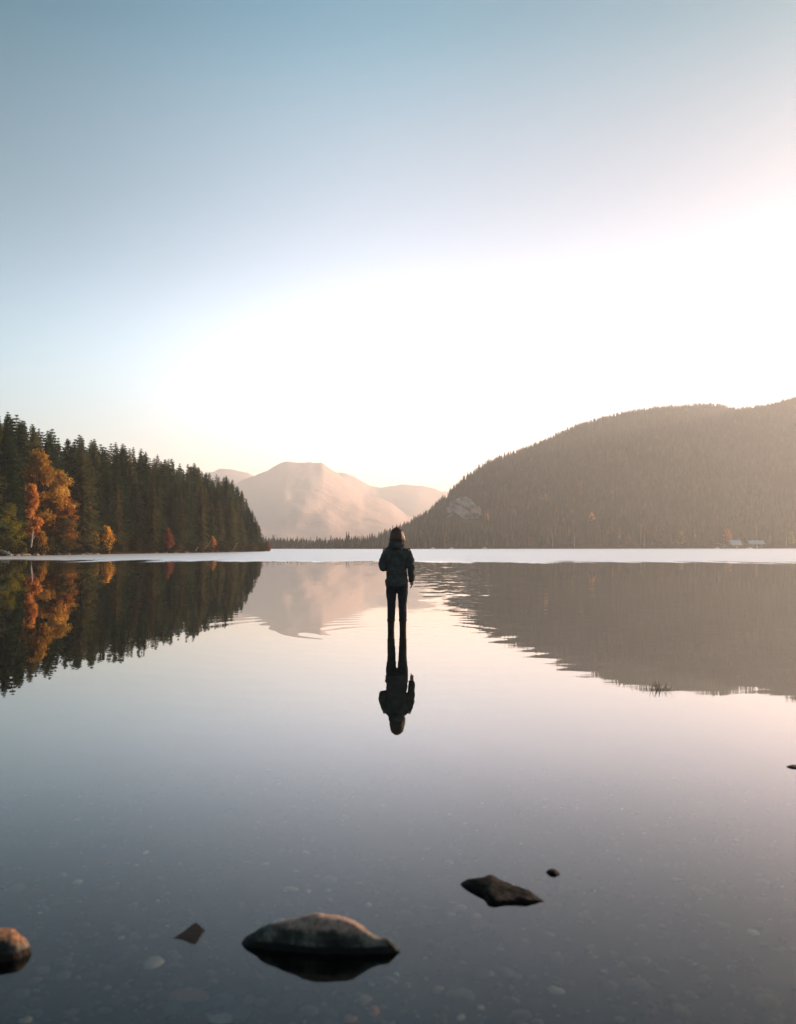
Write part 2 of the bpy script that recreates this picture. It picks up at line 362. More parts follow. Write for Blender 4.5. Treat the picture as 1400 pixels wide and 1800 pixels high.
# ================================================================== TREES
def tube(pts, rad, n=6, v=None, f=None):
    if v is None: v, f = [], []
    pts = [Vector(p) for p in pts]; base = len(v)
    for i, p in enumerate(pts):
        d = (pts[min(i+1, len(pts)-1)] - pts[max(i-1, 0)]).normalized()
        a = d.orthogonal().normalized() if abs(d.z) < .9 else Vector((1, 0, 0)); a = (a - d*a.dot(d)).normalized(); b = d.cross(a)
        for k in range(n):
            an = 2*PI*k/n; v.append(tuple(p + (a*math.cos(an) + b*math.sin(an))*rad[i]))
    for i in range(len(pts)-1):
        for k in range(n):
            q = base+i*n+k; r_ = base+i*n+(k+1) % n; f.append((q, r_, r_+n, q+n))
    f.append(tuple(base+(len(pts)-1)*n+k for k in range(n)))
    return v, f
def conifer(seed, Ht=18.0, R=2.3, whorls=54, spread=1.0, bare=.08, ragged=.25):
    r = random.Random(seed); v = []; f = []
    lean = (r.uniform(-.25, .25), r.uniform(-.25, .25))
    tv, tf = tube([(lean[0]*q*q, lean[1]*q*q, Ht*q - .3*(q == 0)) for q in (0, .25, .5, .75, 1)], [.20, .16, .11, .06, .012], 6)
    for i in range(whorls):
        q = bare + (1-bare)*(i/(whorls-1))**.93
        z0 = Ht*q; L0 = R*((1-q)**.72*1.05 + .07)*(1 if q > .22 else .7+.3*q/.22)
        nb = 6 if q < .9 else 5
        ph = r.uniform(0, 6.28)
        for k in range(nb):
            if r.random() < .10: continue
            a = ph + 2*PI*k/nb + r.uniform(-.35, .35)
            L = L0*r.uniform(1-ragged*1.4, 1+ragged); droop = r.uniform(.12, .42)*L*(1.1-q*.7); up = r.uniform(0, .12)*L
            ca, sa = math.cos(a), math.sin(a)
            cxy = (lean[0]*q*q, lean[1]*q*q)
            ns = max(2, int(L/.42))
            for s_ in range(ns):
                u0 = s_/ns; u1 = min(1.12, (s_+1.5)/ns); w_ = .40*L0**.3*(1-u0*.65)*r.uniform(.7, 1.25)
                def P(u, side):
                    zz = z0 + up*math.sin(u*PI) - droop*u*u + r.uniform(-.07, .07)
                    return (cxy[0] + ca*L*u - sa*side, cxy[1] + sa*L*u + ca*side, zz)
                b = len(v)
                # two side sprays and one hanging spray
                v.extend([P(u0, 0), P(u1, w_), P(u1-.1, w_*.25), P(u1, -w_)])
                f.append((b, b+1, b+2)); f.append((b, b+2, b+3))
                p0 = P(u0, 0); p1 = P(u1, 0); hb = len(v)
                v.extend([p0, p1, ((p0[0]+p1[0])/2 + r.uniform(-.08, .08), (p0[1]+p1[1])/2 + r.uniform(-.08, .08), (p0[2]+p1[2])/2 - w_*r.uniform(.7, 1.3))])
                f.append((hb, hb+1, hb+2))
    tm = mesh_of('conifer_trunk', tv, tf); tm.materials.append(M['bark'])
    cm = mesh_of('conifer_crown', v, f)
    return tm, cm, Ht
def broadleaf(seed, Ht=14.0, R=3.4, leaves=9000, base=.18, narrow=1.0, leaf=.21, barkmat='bark'):
    r = random.Random(seed); tv, tf = [], []
    top = Vector((r.uniform(-.5, .5), r.uniform(-.5, .5), Ht*.86))
    tube([Vector((0, 0, -.3)), top*.25, top*.5, top*.75 + Vector((r.uniform(-.3, .3), 0, 0)), top], [.22, .17, .13, .08, .02], 7, tv, tf)
    clumps = []
    for i in range(64):
        q = r.uniform(base, 1); prof = math.sin(PI*min(1, max(.03, (q-base)/(1-base)))**.75)**.65
        a = r.uniform(0, 6.28); rr = R*narrow*prof*r.uniform(.25, 1)
        c = Vector((math.cos(a)*rr, math.sin(a)*rr, Ht*(.02 + .93*q)))
        clumps.append((c, r.uniform(.5, 1.25)*R*.30))
        s0 = top*max(.1, (q-.22)); md = (s0+c)/2 + Vector((0, 0, .3))
        tube([s0, md, c], [.07, .045, .015], 5, tv, tf)
    n = leaves; rg = np.random.default_rng(seed)
    w_ = np.array([c[1]**2 for c in clumps]); w_ /= w_.sum()
    idx = rg.choice(len(clumps), n, p=w_)
    C = np.array([tuple(c[0]) for c in clumps])[idx]; Rr = np.array([c[1] for c in clumps])[idx]
    d = rg.normal(size=(n, 3)); d /= np.linalg.norm(d, axis=1)[:, None]
    rad = Rr*rg.uniform(.2, 1.35, n)**.75
    P = C + d*rad[:, None]*np.array([1, 1, .8])
    a = rg.normal(size=(n, 3)); a /= np.linalg.norm(a, axis=1)[:, None]
    b = np.cross(a, rg.normal(size=(n, 3))); b /= np.linalg.norm(b, axis=1)[:, None]
    s_ = leaf*rg.uniform(.5, 1.2, n)[:, None]
    V = np.stack([P+a*s_, P+b*s_*.55, P-a*s_, P-b*s_*.55], 1).reshape(-1, 3)
    cm = bpy.data.meshes.new('broadleaf_crown'); cm.from_pydata(V.tolist(), [], [(4*i, 4*i+1, 4*i+2, 4*i+3) for i in range(n)])
    tm = mesh_of('broadleaf_trunk', tv, tf); tm.materials.append(M[barkmat])
    return tm, cm, Ht
def mat_copy(m, mat):
    c = m.copy(); c.materials.clear(); c.materials.append(mat); return c
CON = [conifer(11, ragged=.3), conifer(12, R=2.7), conifer(13, R=1.9, ragged=.3), conifer(14, R=2.2, bare=.2, ragged=.38), conifer(15, R=2.9, whorls=36), conifer(16, R=1.7, bare=.12, whorls=50, ragged=.4)]
for c in CON: c[1].materials.append(M['conifer'])
PINE = conifer(21, R=2.0, bare=.5, whorls=28, ragged=.45); PINE[1].materials.append(M['conifer'])
BRD = [broadleaf(31), broadleaf(32, R=2.9), broadleaf(33, R=3.8, base=.08), broadleaf(34, R=2.2, narrow=1.0, base=.05)]
SHR = [broadleaf(41, 5, 2.6, 2600, .02, 1, .22), broadleaf(42, 5, 2.2, 2600, .02, 1, .20)]
CL = {}
def crown(src, mat):
    k = (src[1].name, mat)
    if k not in CL: CL[k] = mat_copy(src[1], M[mat])
    return CL[k]
def place(name, src, loc, h, label, cat, group=None, mat=None, wide=1.0, rz=None):
    s_ = h/src[2]
    e = empty(name, loc, random.uniform(0, 6.28) if rz is None else rz, (s_*wide, s_*wide, s_))
    tag(e, label, cat, group)
    link('trunk', src[0], None, e); link('crown', crown(src, mat) if mat else src[1], None, e)
    return e
LSIL = [(-60, 700), (0, 724), (12, 722), (22, 728), (32, 732), (45, 742), (70, 745), (80, 752), (93, 750), (102, 770), (113, 762), (122, 776), (143, 763), (155, 776), (176, 774), (200, 782), (225, 786), (240, 792), (255, 795), (275, 803), (305, 807), (320, 820), (343, 817), (360, 828), (380, 832), (404, 840), (415, 855), (432, 866), (440, 876), (448, 893), (455, 910), (462, 928), (468, 942), (476, 962)]
def px_of(X, Y): return 700 + F*X/Y
cand = []
tries = 0
while len(cand) < 262 and tries < 60000:
    tries += 1
    X = random.uniform(-112, -39); Y = random.uniform(118, 325)
    d = inland(X, Y)
    if d < 2.0 or d > 40: continue
    if 28 < px_of(X, Y) < 136 and d < 9.5: continue
    if random.random() > (1.0 if d < 12 else .45): continue
    x = px_of(X, Y)
    if x < -35 or x > 476: continue
    mind = 3.1 if d < 10 else 4.4
    if any((X-c[0])**2 + (Y-c[1])**2 < mind*mind for c in cand): continue
    cand.append((X, Y, d))
cand.sort(key=lambda c: c[1])
PAIRS = []
for X, Y, d in cand:
    x = px_of(X, Y); gz = land_z(X, Y)
    topz = at_depth(x, ip(x, LSIL), Y).z
    hmax = topz - gz
    if hmax < 3: continue
    deep = d > 6
    h = hmax*(random.uniform(.80, 1.0) if deep else random.uniform(.55, .93))
    h = min(h, 25)
    if deep and random.random() < .3: h = min(hmax*random.uniform(.97, 1.03), 26)
    src = random.choice(CON)
    if deep and random.random() < .08: src = PINE
    PAIRS.append((X, Y, gz, h, src, x, d))
# a few of them can be told from the rest
tip = max(PAIRS, key=lambda p: p[5]); tallest = max((p for p in PAIRS if 0 < p[5] < 60), key=lambda p: at_depth(p[5], 900, p[1]).y*0 + (p[2]+p[3])/p[1])
ZONES = [(-50, 'above the yellow green birch at the left edge'), (45, 'behind the tallest bright orange tree'), (92, 'behind the reddish orange tree'), (128, 'around the narrow rust coloured tree'), (165, 'above the low bright orange shrubs'), (200, 'around the slender olive larch'), (232, 'between the slender larch and the brownish larch'), (262, 'around the brownish larch'), (285, 'above the dark red bush'), (308, 'around the thin brown larch'), (335, 'left of the golden brown larch'), (356, 'above the orange bush and the dead sticks'), (385, 'left of the last bleached branch'), (412, 'right of the last bleached branch'), (440, 'close to the tip of the left headland')]
def label_zones(items, zones, X_, top_, near_, noun, rest):
    """items in one stretch of shore: the tallest and the one nearest the water stand out, the others read as a stand"""
    out = {}
    for zi, (x0_, ph_) in enumerate(zones):
        x1_ = zones[zi+1][0] if zi+1 < len(zones) else 9999
        g_ = [q for q in items if x0_ <= X_(q) < x1_]
        if not g_: continue
        for q in g_: out[id(q)] = rest % ph_
        a_ = max(g_, key=top_); out[id(a_)] = '%s with the highest top %s' % (noun, ph_)
        b_ = min((q for q in g_ if q is not a_), key=near_, default=None)
        if b_ is not None: out[id(b_)] = '%s standing nearest the water %s' % (noun, ph_)
    return out
LAB = label_zones(PAIRS, ZONES, lambda q: q[5], lambda q: (q[2]+q[3])/q[1], lambda q: q[6], 'dark conifer', 'dark green conifer of the dense stand %s')
for p in PAIRS:
    X, Y, gz, h, src, x, d = p
    if p is tip: lb, gp = 'small conifer at the very tip of the forested left headland', None
    elif p is tallest: lb, gp = 'conifer with the highest top of the left forest near the photo edge', None
    else: lb, gp = LAB[id(p)], 'conifers of the left shore forest'
    s_ = h/18
    place('conifer_tree', src, (X, Y, gz-.1), h, lb, 'conifer', gp or None, wide=random.uniform(1.0, 1.45)*(1 if h > 10 else 1.3))
# larches, yellowing among the dark trees
def shore_pt(x, inl=3.0):
    best = None
    for q in np.linspace(0, len(SHP)-1.001, 900):
        i = int(q); P = SHP[i]*(1-(q-i)) + SHP[i+1]*(q-i)
        if P[1] > 306: break
        T = SHP[i+1]-SHP[i]; T = T/np.hypot(*T); N = np.array([-T[1], T[0]]); Q = P + N*inl
        e = abs(px_of(Q[0], Q[1])-x)
        if best is None or e < best[0]: best = (e, Q)
    Q = best[1]; return Vector((Q[0], Q[1], land_z(Q[0], Q[1])))
def by_px(name, src, x, top, inl, label, cat, mat, wpx=None, basew=None):
    p = shore_pt(x, inl); h = at_depth(x, top, p.y).z - p.z
    X = (x-700)/F*p.y; p.x = X; p.z = land_z(p.x, p.y)
    s_ = h/src[2]; wide = 1.0
    if wpx: wide = (wpx/F*p.y)/(2*basew*s_)
    return place(name, src, p, h, label, cat, None, mat, wide)
for x, top, lb in [(355, 842, 'golden brown larch tallest among those by the dead sticks on the left shore'), (268, 822, 'brownish larch rising behind the red bush on the left shore'), (205, 850, 'slender olive larch just right of the low orange shrubs'), (318, 852, 'thin brown larch halfway along the right part of the left forest'), (405, 880, 'small brown larch near the tip of the left headland')]:
    by_px('larch_tree', CON[2] if x != 205 else CON[1], x, top, 1.6, lb, 'larch', 'larch')
D = [('birch_tree', BRD[2], 12, 884, 1.5, 'yellow green birch overhanging the water at the left edge', 'yellowgreen', 62, 3.8),
     ('broadleaf_tree', BRD[1], 2, 762, 9, 'olive orange tree high at the left edge above the yellow green birch', 'yellowgreen', 34, 2.9),
     ('broadleaf_tree', BRD[0], 66, 794, 5, 'tallest bright orange tree on the left shore', 'orange', 82, 3.4),
     ('broadleaf_tree', BRD[1], 103, 824, 4.4, 'bright orange tree just right of the tallest orange one', 'orange', 58, 2.9),
     ('broadleaf_tree', BRD[0], 112, 874, 2.2, 'reddish orange tree in front of the two tall orange trees', 'rust', 56, 3.4),
     ('broadleaf_tree', BRD[3], 56, 850, 2.0, 'rusty tree left in the cluster of orange trees', 'rust', 36, 2.2),
     ('broadleaf_tree', BRD[2], 112, 908, 0.9, 'olive brown leafy tree at the waterline below the orange trees', 'olive', 64, 3.8),
     ('broadleaf_tree', BRD[3], 152, 864, 2.0, 'narrow rust coloured tree between dark conifers', 'rust', 24, 2.2),
     ('broadleaf_tree', BRD[3], 32, 742, 12, 'dull brown tree near the top of the forest at left', 'olive', 26, 2.2)]
for n_, src, x, top, inl, lb, mt, wp, bw in D: by_px(n_, src, x, top, inl, lb, 'tree', mt, wp, bw)
for x, top, inl, lb, mt, wp in [(186, 926, 1.0, 'bright orange shrub over the water, right of the narrow rust tree', 'orange', 32), (167, 930, 1.2, 'small yellow orange shrub left of the bright orange one', 'orange', 15), (72, 934, .8, 'orange shrub under the tallest orange tree', 'orange', 26), (296, 930, 1.2, 'dark red bush low on the left shore', 'red', 18), (373, 942, 1.0, 'orange bush beside the dead sticks on the left shore', 'rust', 16), (471, 947, 1.0, 'small red bush at the tip of the left headland', 'red', 13), (36, 950, .8, 'yellow shrub at the waterline under the yellow green birch', 'yellowgreen', 22), (158, 945, .8, 'dull brown shrub at the waterline below the narrow rust tree', 'olive', 24)]:
    by_px('shrub', SHR[x % 2], x, top, inl, lb, 'shrub', mt, wp, 2.4)

# ---------------------------------------------------------------- instanced masses (geometry nodes)
def scatter(name, pts, scales, rots, idx, meshes, mats, kind_label, cat):
    """one object whose points carry instances of the given meshes"""
    src = bpy.data.collections.new(name+'_sources')
    for i, (m, mt) in enumerate(zip(meshes, mats)):
        if not m.materials: m.materials.append(mt)
        src.objects.link(bpy.data.objects.new('%s_piece_%02d' % (name, i), m))
    me = bpy.data.meshes.new(name); me.from_pydata([tuple(p) for p in pts], [], [])
    for an, ty, data in (('sc', 'FLOAT_VECTOR', np.array(scales, float).ravel()), ('ro', 'FLOAT_VECTOR', np.array(rots, float).ravel())):
        a = me.attributes.new(an, ty, 'POINT'); a.data.foreach_set('vector', data)
    a = me.attributes.new('ix', 'INT', 'POINT'); a.data.foreach_set('value', np.array(idx, np.int32))
    o = bpy.data.objects.new(name, me); col.objects.link(o)
    g_ = bpy.data.node_groups.new(name+'_nodes', 'GeometryNodeTree')
    g_.interface.new_socket('Geometry', in_out='INPUT', socket_type='NodeSocketGeometry'); g_.interface.new_socket('Geometry', in_out='OUTPUT', socket_type='NodeSocketGeometry')
    N = g_.nodes; L = g_.links; gi = N.new('NodeGroupInput'); go = N.new('NodeGroupOutput')
    ci = N.new('GeometryNodeCollectionInfo'); ci.inputs['Collection'].default_value = src; ci.inputs['Separate Children'].default_value = True; ci.inputs['Reset Children'].default_value = True
    ii = N.new('GeometryNodeInstanceOnPoints'); ii.inputs['Pick Instance'].default_value = True
    def attr(n, ty):
        a = N.new('GeometryNodeInputNamedAttribute'); a.data_type = ty; a.inputs[0].default_value = n; return a.outputs[0]
    L.new(gi.outputs[0], ii.inputs['Points']); L.new(ci.outputs[0], ii.inputs['Instance'])
    L.new(attr('ix', 'INT'), ii.inputs['Instance Index']); L.new(attr('sc', 'FLOAT_VECTOR'), ii.inputs['Scale'])
    er = N.new('FunctionNodeEulerToRotation'); L.new(attr('ro', 'FLOAT_VECTOR'), er.inputs[0]); L.new(er.outputs[0], ii.inputs['Rotation'])
    L.new(ii.outputs[0], go.inputs[0])
    md = o.modifiers.new('nodes', 'NODES'); md.node_group = g_
    tag(o, kind_label, cat, kind='stuff'); return o
def far_conifer(seed, Ht=12, R=1.9):
    r = random.Random(seed); v = []; f = []; lay = 9; n = 9
    for i in range(lay):
        q = i/lay; z = Ht*(.06+.9*q); rr = R*(1-q)**.8*r.uniform(.8, 1.15)+.1; a0 = r.uniform(0, 6); b = len(v)
        v.append((0, 0, z + Ht*.17))
        for k in range(n):
            s_ = r.uniform(.5, 1.15); a = a0+2*PI*k/n
            v.append((math.cos(a)*rr*s_, math.sin(a)*rr*s_, z - r.uniform(0, .5)))
        for k in range(n):
            if r.random() < .9: f.append((b, b+1+k, b+1+(k+1) % n))
    tube([(0, 0, -.8), (0, 0, Ht)], [.14, .02], 4, v, f)
    return mesh_of('far_conifer', v, f)
def far_broad(seed, Ht=9):
    t_, c_, _ = broadleaf(seed, Ht, 2.4, 260, .2, 1, .62); return c_
M['farconifer'] = leaf_mat('hill conifers', (.008, .020, .014), (.022, .042, .025), (.070, .080, .038), .008, .25)
M['farbroad'] = leaf_mat('hill autumn leaves', (.05, .045, .02), (.10, .075, .03), (.17, .10, .04), .03, .3)
fm = [far_conifer(s) for s in (1, 2, 3, 4)] + [far_broad(5), far_broad(6)]
pts = []; sc = []; ro = []; ix = []
for q in np.linspace(.012, 1.14, 210):
    x = 430 + random.uniform(0, 5)
    while x < 1640:
        p0 = hill_at(x, q)
        stepm = 3.7 + 1.6*(p0.y/1500); step = stepm/p0.y*F
        qq = q + random.uniform(-.004, .004); xx = x + random.uniform(-.4, .4)*step
        # keep rows about as far apart as columns
        rowd = (ip(x, RIDGE)-ip(x, SHORE))*1.128/209
        if random.random() < min(1, rowd/3.8):
            p = hill_at(xx, qq); hh = TREEH(xx)/10
            s_ = hh*(1 + .55*fbm((p.x, p.y, 7), .012))*random.choice((1, 1, 1, .8, 1.15, 1.3))*random.uniform(.75, 1.1)
            if qq < .1: s_ *= 1.15
            if qq > .85: s_ *= .78
            clear = 786 < xx < 848 and 872 < 961.5-F*(p.z+2-CAM_H)/p.y < 924
            if not clear:
                pts.append(p); sc.append((s_*random.uniform(.9, 1.3),)*2 + (s_,)); ro.append((0, 0, random.uniform(0, 6.28)))
                pb = .02 + .14*max(0, fbm((p.x, p.y, 0), .008)) + (.10 if qq < .10 else 0)
                ix.append(random.randint(4, 5) if random.random() < pb else random.randint(0, 3))
        x += step
print('hill trees', len(pts))
scatter('hill_forest', pts, sc, ro, ix, fm, [M['farconifer']]*4 + [M['farbroad']]*2, 'dense forest covering the whole hill on the right', 'forest')
# nearest trees of the far shore, one by one
x = 484.0; k = 0; FARZ = []
def FZ(p, hh):
    x = px_of(p.x, p.y)
    for x1_, ph in [(560, 'low conifer at the left end of the distant spit'), (640, 'low conifer on the distant spit left of the person'), (690, 'low conifer on the distant spit right beside the person'), (785, 'conifer at the far waterline between the person and the rock face'), (850, 'conifer at the far waterline below the rock face'), (930, 'conifer at the far waterline right of the rock face'), (985, 'conifer at the far waterline below the lone orange tree'), (1060, 'conifer at the far waterline below the pinkish rust tree'), (1150, 'conifer at the far waterline below the middle of the hill'), (1250, 'conifer at the far waterline just left of the boathouses'), (1355, 'conifer at the far waterline behind the boathouses')]:
        if x < x1_: return ph
    return 'conifer at the far waterline right of the boathouses'
while x < 1415:
    p = hill_at(x, random.uniform(.008, .03)); hh = ip(x, [(475, 3.8), (640, 4.8), (720, 7), (900, 10), (1400, 13)])*random.uniform(.7, 1.12)
    p.z = max(p.z, .2) - .1
    e = place('conifer_tree', random.choice(CON), p, hh, FZ(p, hh), 'conifer', 'conifers along the far shore', wide=random.uniform(.9, 1.25))
    if x < 690: e['group'] = 'conifers on the distant spit'
    x += random.uniform(5, 12.5); k += 1
for x, y, mt, hp, lb in [(959, 884, 'orange', 17, 'lone bright orange tree halfway up the right hill'), (1039, 922, 'rust', 20, 'pinkish rust tree low on the hill, right of the lone orange one'), (856, 919, 'rust', 16, 'rust tree at the right foot of the pale rock face'), (882, 906, 'olive', 13, 'small pale brown tree right of the rock face'), (1005, 910, 'yellowgreen', 13, 'yellowish tree between the orange tree and the shore'), (1162, 962, 'olive', 26, 'brown bushy tree at the far shore left of the boathouses'), (1191, 962, 'yellowgreen', 30, 'olive yellow tree at the far shore left of the boathouses'), (1238, 961, 'olive', 34, 'tall olive tree just left of the boathouses'), (1274, 958, 'rust', 30, 'rust tree behind the leftmost boathouse'), (1100, 963, 'olive', 26, 'brown tree on the far shore below the middle of the hill'), (930, 963, 'olive', 20, 'small brown tree on the far shore below the lone orange tree'), (1385, 962, 'yellowgreen', 28, 'yellowish tree on the far shore at the right edge')]:
    p, q = hill_px(x, y); hh = hp/F*p.y
    place('broadleaf_tree', BRD[0 if hp < 25 else 1], p - Vector((0, 4 if y < 930 else 9, .2)), hh, lb, 'tree', None, mt, 1.15)
for x, hp in [(1001, 36), (1010, 30), (1089, 38), (1127, 40), (1133, 34), (1222, 40), (1330, 44), (1383, 40), (972, 26)]:
    p = hill_at(x, .012); hh = hp/F*p.y
    e = empty('birch_tree', p); tag(e, {1001: 'left one of the close pair of pale birches below the orange trees', 1010: 'right one of the close pair of pale birches below the orange trees', 1089: 'single pale birch on the far shore below the middle of the hill', 1127: 'taller of the two pale birches left of the brown bushy tree', 1133: 'shorter of the two pale birches left of the brown bushy tree', 1222: 'pale birch on the far shore just left of the boathouses', 1330: 'pale birch right behind the widest boathouse', 1383: 'pale birch on the far shore nearest the right edge', 972: 'small pale birch on the far shore, leftmost of the birches'}[x], 'birch', 'pale birches along the far shore')
    v_, f_ = tube([(0, 0, -.2), (random.uniform(-.3, .3), 0, hh*.5), (random.uniform(-.5, .5), 0, hh*.97)], [.24, .18, .05], 6)
    link('trunk', mesh_of('birch_trunk', v_, f_), M['birch'], e)
    c_ = link('crown', crown(BRD[3], 'olive'), None, e); c_.scale = (hh*.5/14*.8,)*2 + (hh*.5/14,); c_.location = (0, 0, hh*.5)

# ================================================================== ROCK FACE ON THE HILL
M['cliff'] = simple('pale cliff rock', [(.36, (.07, .065, .06)), (.46, (.28, .25, .23)), (.6, (.52, .47, .45))], .16, .95, .8, 1.0, 'world', 8, .1)
def blob(px_poly, Y, thick, seed, mat, name, parent):
    """a broken rock slab with a ragged outline, lying back on the slope"""
    pts = [at_depth(x, y, Y) for x, y in px_poly]; c = sum(pts, Vector())/len(pts); bm = bmesh.new()
    loop = cat_rom([tuple(p) for p in pts + [pts[0]]], 73)[:-1]
    rings = []
    for s_, dy in ((1.0, thick), (1.0, 0), (.93, -thick*.25), (.80, -thick*.32), (.64, -thick*.36), (.47, -thick*.4), (.30, -thick*.4), (.12, -thick*.4)):
        ring_ = []
        for p in loop:
            q = c + (Vector(p)-c)*s_; q.y += dy + (q.z-c.z)*.8
            a_ = Vector((q.x*.22+seed, 0, q.z*.22)); st = mnoise.cell(a_*1.7)*.9 + fbm(a_, 1.3, 5)
            q.y -= st*1.5; q += Vector((fbm((q.x, seed, q.z), .35, 4)*1.5, 0, fbm((q.z, seed, q.x), .35, 4)*1.5))*(s_ > .9)
            ring_.append(bm.verts.new(q))
        rings.append(ring_)
    for a, b in zip(rings, rings[1:]):
        for k in range(len(a)): bm.faces.new((a[k], a[(k+1) % len(a)], b[(k+1) % len(a)], b[k]))
    bm.faces.new(rings[-1]); bmesh.ops.recalc_face_normals(bm, faces=bm.faces)
    m = bpy.data.meshes.new(name); bm.to_mesh(m); bm.free(); m.transform(Matrix.Translation(-parent.location)); return link(name, m, mat, parent)
pc, qc = hill_px(815, 922)
cl = empty('cliff', pc); tag(cl, 'pale grey rock face exposed low on the left flank of the right hill', 'cliff')
pm_, _ = hill_px(815, 905)
for poly, sd in [([(800, 879), (812, 874), (826, 876), (834, 886), (826, 893), (812, 888)], 1.1), ([(790, 884), (797, 880), (803, 888), (816, 892), (826, 905), (818, 914), (806, 905), (795, 897)], 2.3), ([(787, 893), (793, 891), (794, 908), (789, 912), (787, 903)], 3.7), ([(831, 890), (844, 890), (846, 900), (840, 914), (830, 921), (822, 917), (828, 905)], 4.9), ([(806, 907), (818, 915), (816, 922), (808, 918)], 6.1)]:
    blob(poly, pm_.y-9, 6, sd, M['cliff'], 'slab', cl)

# ================================================================== BOATHOUSES
def flat(name, c, rough=.7): return simple(name, [(.3, tuple(x*.75 for x in c)), (.7, c)], 1.5, rough, .2, .02)
M['tin'] = flat('pale sheet roof', (.72, .70, .68), .5); M['whiteroof'] = flat('white sheet roof', (.86, .85, .83), .4)
M['darkwood'] = flat('dark stained boards', (.05, .04, .035)); M['redwood'] = flat('faded brown boards', (.13, .075, .05)); M['whitepaint'] = flat('white paint', (.8, .78, .76), .5)
M['winglass'] = flat('dark window glass', (.03, .035, .04), .1)
def boxm(x0, x1, y0, y1, z0, z1):
    v = [(x, y, z) for z in (z0, z1) for y in (y0, y1) for x in (x0, x1)]
    return mesh_of('box', v, [(0, 2, 3, 1), (4, 5, 7, 6), (0, 1, 5, 4), (2, 6, 7, 3), (0, 4, 6, 2), (1, 3, 7, 5)])
def house(x, wpx, base_y, eave_px, roof_px, mats, label, shed=0, rz=0):
    Y = ip(x, SHORE) - 6; sc_ = Y/F; W = wpx*sc_; Hh = eave_px*sc_; Rr = roof_px*sc_; Dp = 7.0
    b = Vector(((x-700)/F*Y, Y, .9)); e = empty('boathouse', b, rz); tag(e, label, 'boathouse')
    link('wall', boxm(-W/2, W/2, 0, Dp, 0, Hh), mats[0], e)
    o_ = .5
    if shed:   # single-slope roof falling to one side
        zl, zr = (Hh+Rr, Hh+.2) if shed > 0 else (Hh+.2, Hh+Rr)
        v = [(-W/2-o_, -o_, zl), (W/2+o_, -o_, zr), (W/2+o_, Dp+o_, zr), (-W/2-o_, Dp+o_, zl)]; v += [(a, b_, c-.18) for a, b_, c in v]
        link('roof', mesh_of('roof', v, [(0, 1, 2, 3), (7, 6, 5, 4), (0, 4, 5, 1), (1, 5, 6, 2), (2, 6, 7, 3), (3, 7, 4, 0)]), mats[1], e)
    else:
        y_ = Dp/2; v = []
        for x_ in (-W/2-o_, W/2+o_): v += [(x_, -o_, Hh-.1), (x_, y_, Hh+Rr), (x_, Dp+o_, Hh-.1), (x_, Dp+o_, Hh-.32), (x_, y_, Hh+Rr-.22), (x_, -o_, Hh-.32)]
        link('roof', mesh_of('roof', v, [(0, 6, 7, 1), (1, 7, 8, 2), (5, 4, 10, 11), (4, 3, 9, 10), (0, 5, 11, 6), (2, 8, 9, 3), (5, 0, 1, 4), (4, 1, 2, 3), (6, 11, 10, 7), (7, 10, 9, 8)]), mats[1], e)
    for i, wx in enumerate(np.linspace(-W*.3, W*.3, 3)):
        fr_ = link('window' if i != 1 else 'door', boxm(wx-.55, wx+.55, -.06, .02, Hh*.35 if i != 1 else .02, Hh*.8), M['whitepaint'], e)
        link('pane', boxm(wx-.42, wx+.42, -.09, -.065, Hh*.40, Hh*.74), M['winglass'], fr_)
    return e
Yd = ip(1300, SHORE) - 8
dk = empty('jetty', ((1303-700)/F*Yd, Yd, 0)); tag(dk, 'long low wooden jetty carrying the boathouses on the far right shore', 'jetty')
wj = 88*Yd/F
link('deck', boxm(-wj/2, wj/2, -4, 9, .62, .88), M['darkwood'], dk)
pm0 = boxm(-.14, .14, -.14, .14, -1.5, .62); pm0.materials.append(M['bark'])
for k in range(12):
    q = link('pile', pm0, None, dk); q.location = (-wj/2 + .4 + k*(wj-.8)/11, -3.7, 0)
house(1272, 17, 957, 3.2, 4.2, (M['darkwood'], M['tin']), 'low dark boathouse with a grey sloping roof at the left end of the jetty', 1)
house(1295, 17, 957, 5.0, 8.0, (M['darkwood'], M['whiteroof']), 'middle boathouse with a bright white roof on the jetty', 0)
house(1331, 26, 957, 6.5, 6.0, (M['redwood'], M['tin']), 'widest boathouse with brown walls and a pale roof at the right of the jetty', 0)
def small_boat(x, wpx, Y, label, mat, rz=0.0):
    L = wpx/F*Y; b = Vector(((x-700)/F*Y, Y, 0)); e = empty('boat', b, rz); tag(e, label, 'boat')
    st = np.linspace(0, 1, 13); v = []; f = []; nn = 9
    for u in st:
        hw = L*.17*(math.sin(PI*min(1, u*.5+.32)))**.8*(1-max(0, u-.6)**2*5.8); hw = max(hw, .02); sheer = .55 + .35*max(0, u-.5)
        for k in range(nn):
            a = PI*k/(nn-1); v.append(((u-.5)*L, -math.cos(a)*hw, sheer - (sheer+.18)*math.sin(a)**.7))
    for i in range(12):
        for k in range(nn-1): q = i*nn+k; f.append((q, q+1, q+nn+1, q+nn))
    f.append(tuple(range(nn)))
    hl = link('hull', mesh_of('hull', v, f), mat, e, True); md = hl.modifiers.new('solid', 'SOLIDIFY'); md.thickness = .04
    link('cabin', boxm(-L*.15, L*.12, -L*.08, L*.08, .35, 1.25), M['whitepaint'], e)
    for u in (-.25, .25): link('seat', boxm(u*L-.12, u*L+.12, -L*.12, L*.12, .3, .35), M['darkwood'], e)
    return e
small_boat(1261, 9, Yd-9, 'small white boat moored at the left end of the jetty', M['whitepaint'])
small_boat(1318, 11, Yd-8, 'white boat moored in front of the gap between two boathouses', M['whitepaint'])
small_boat(794, 7, ip(794, SHORE)-5, 'tiny white boat by the far shore below the rock face', M['whitepaint'], .4)
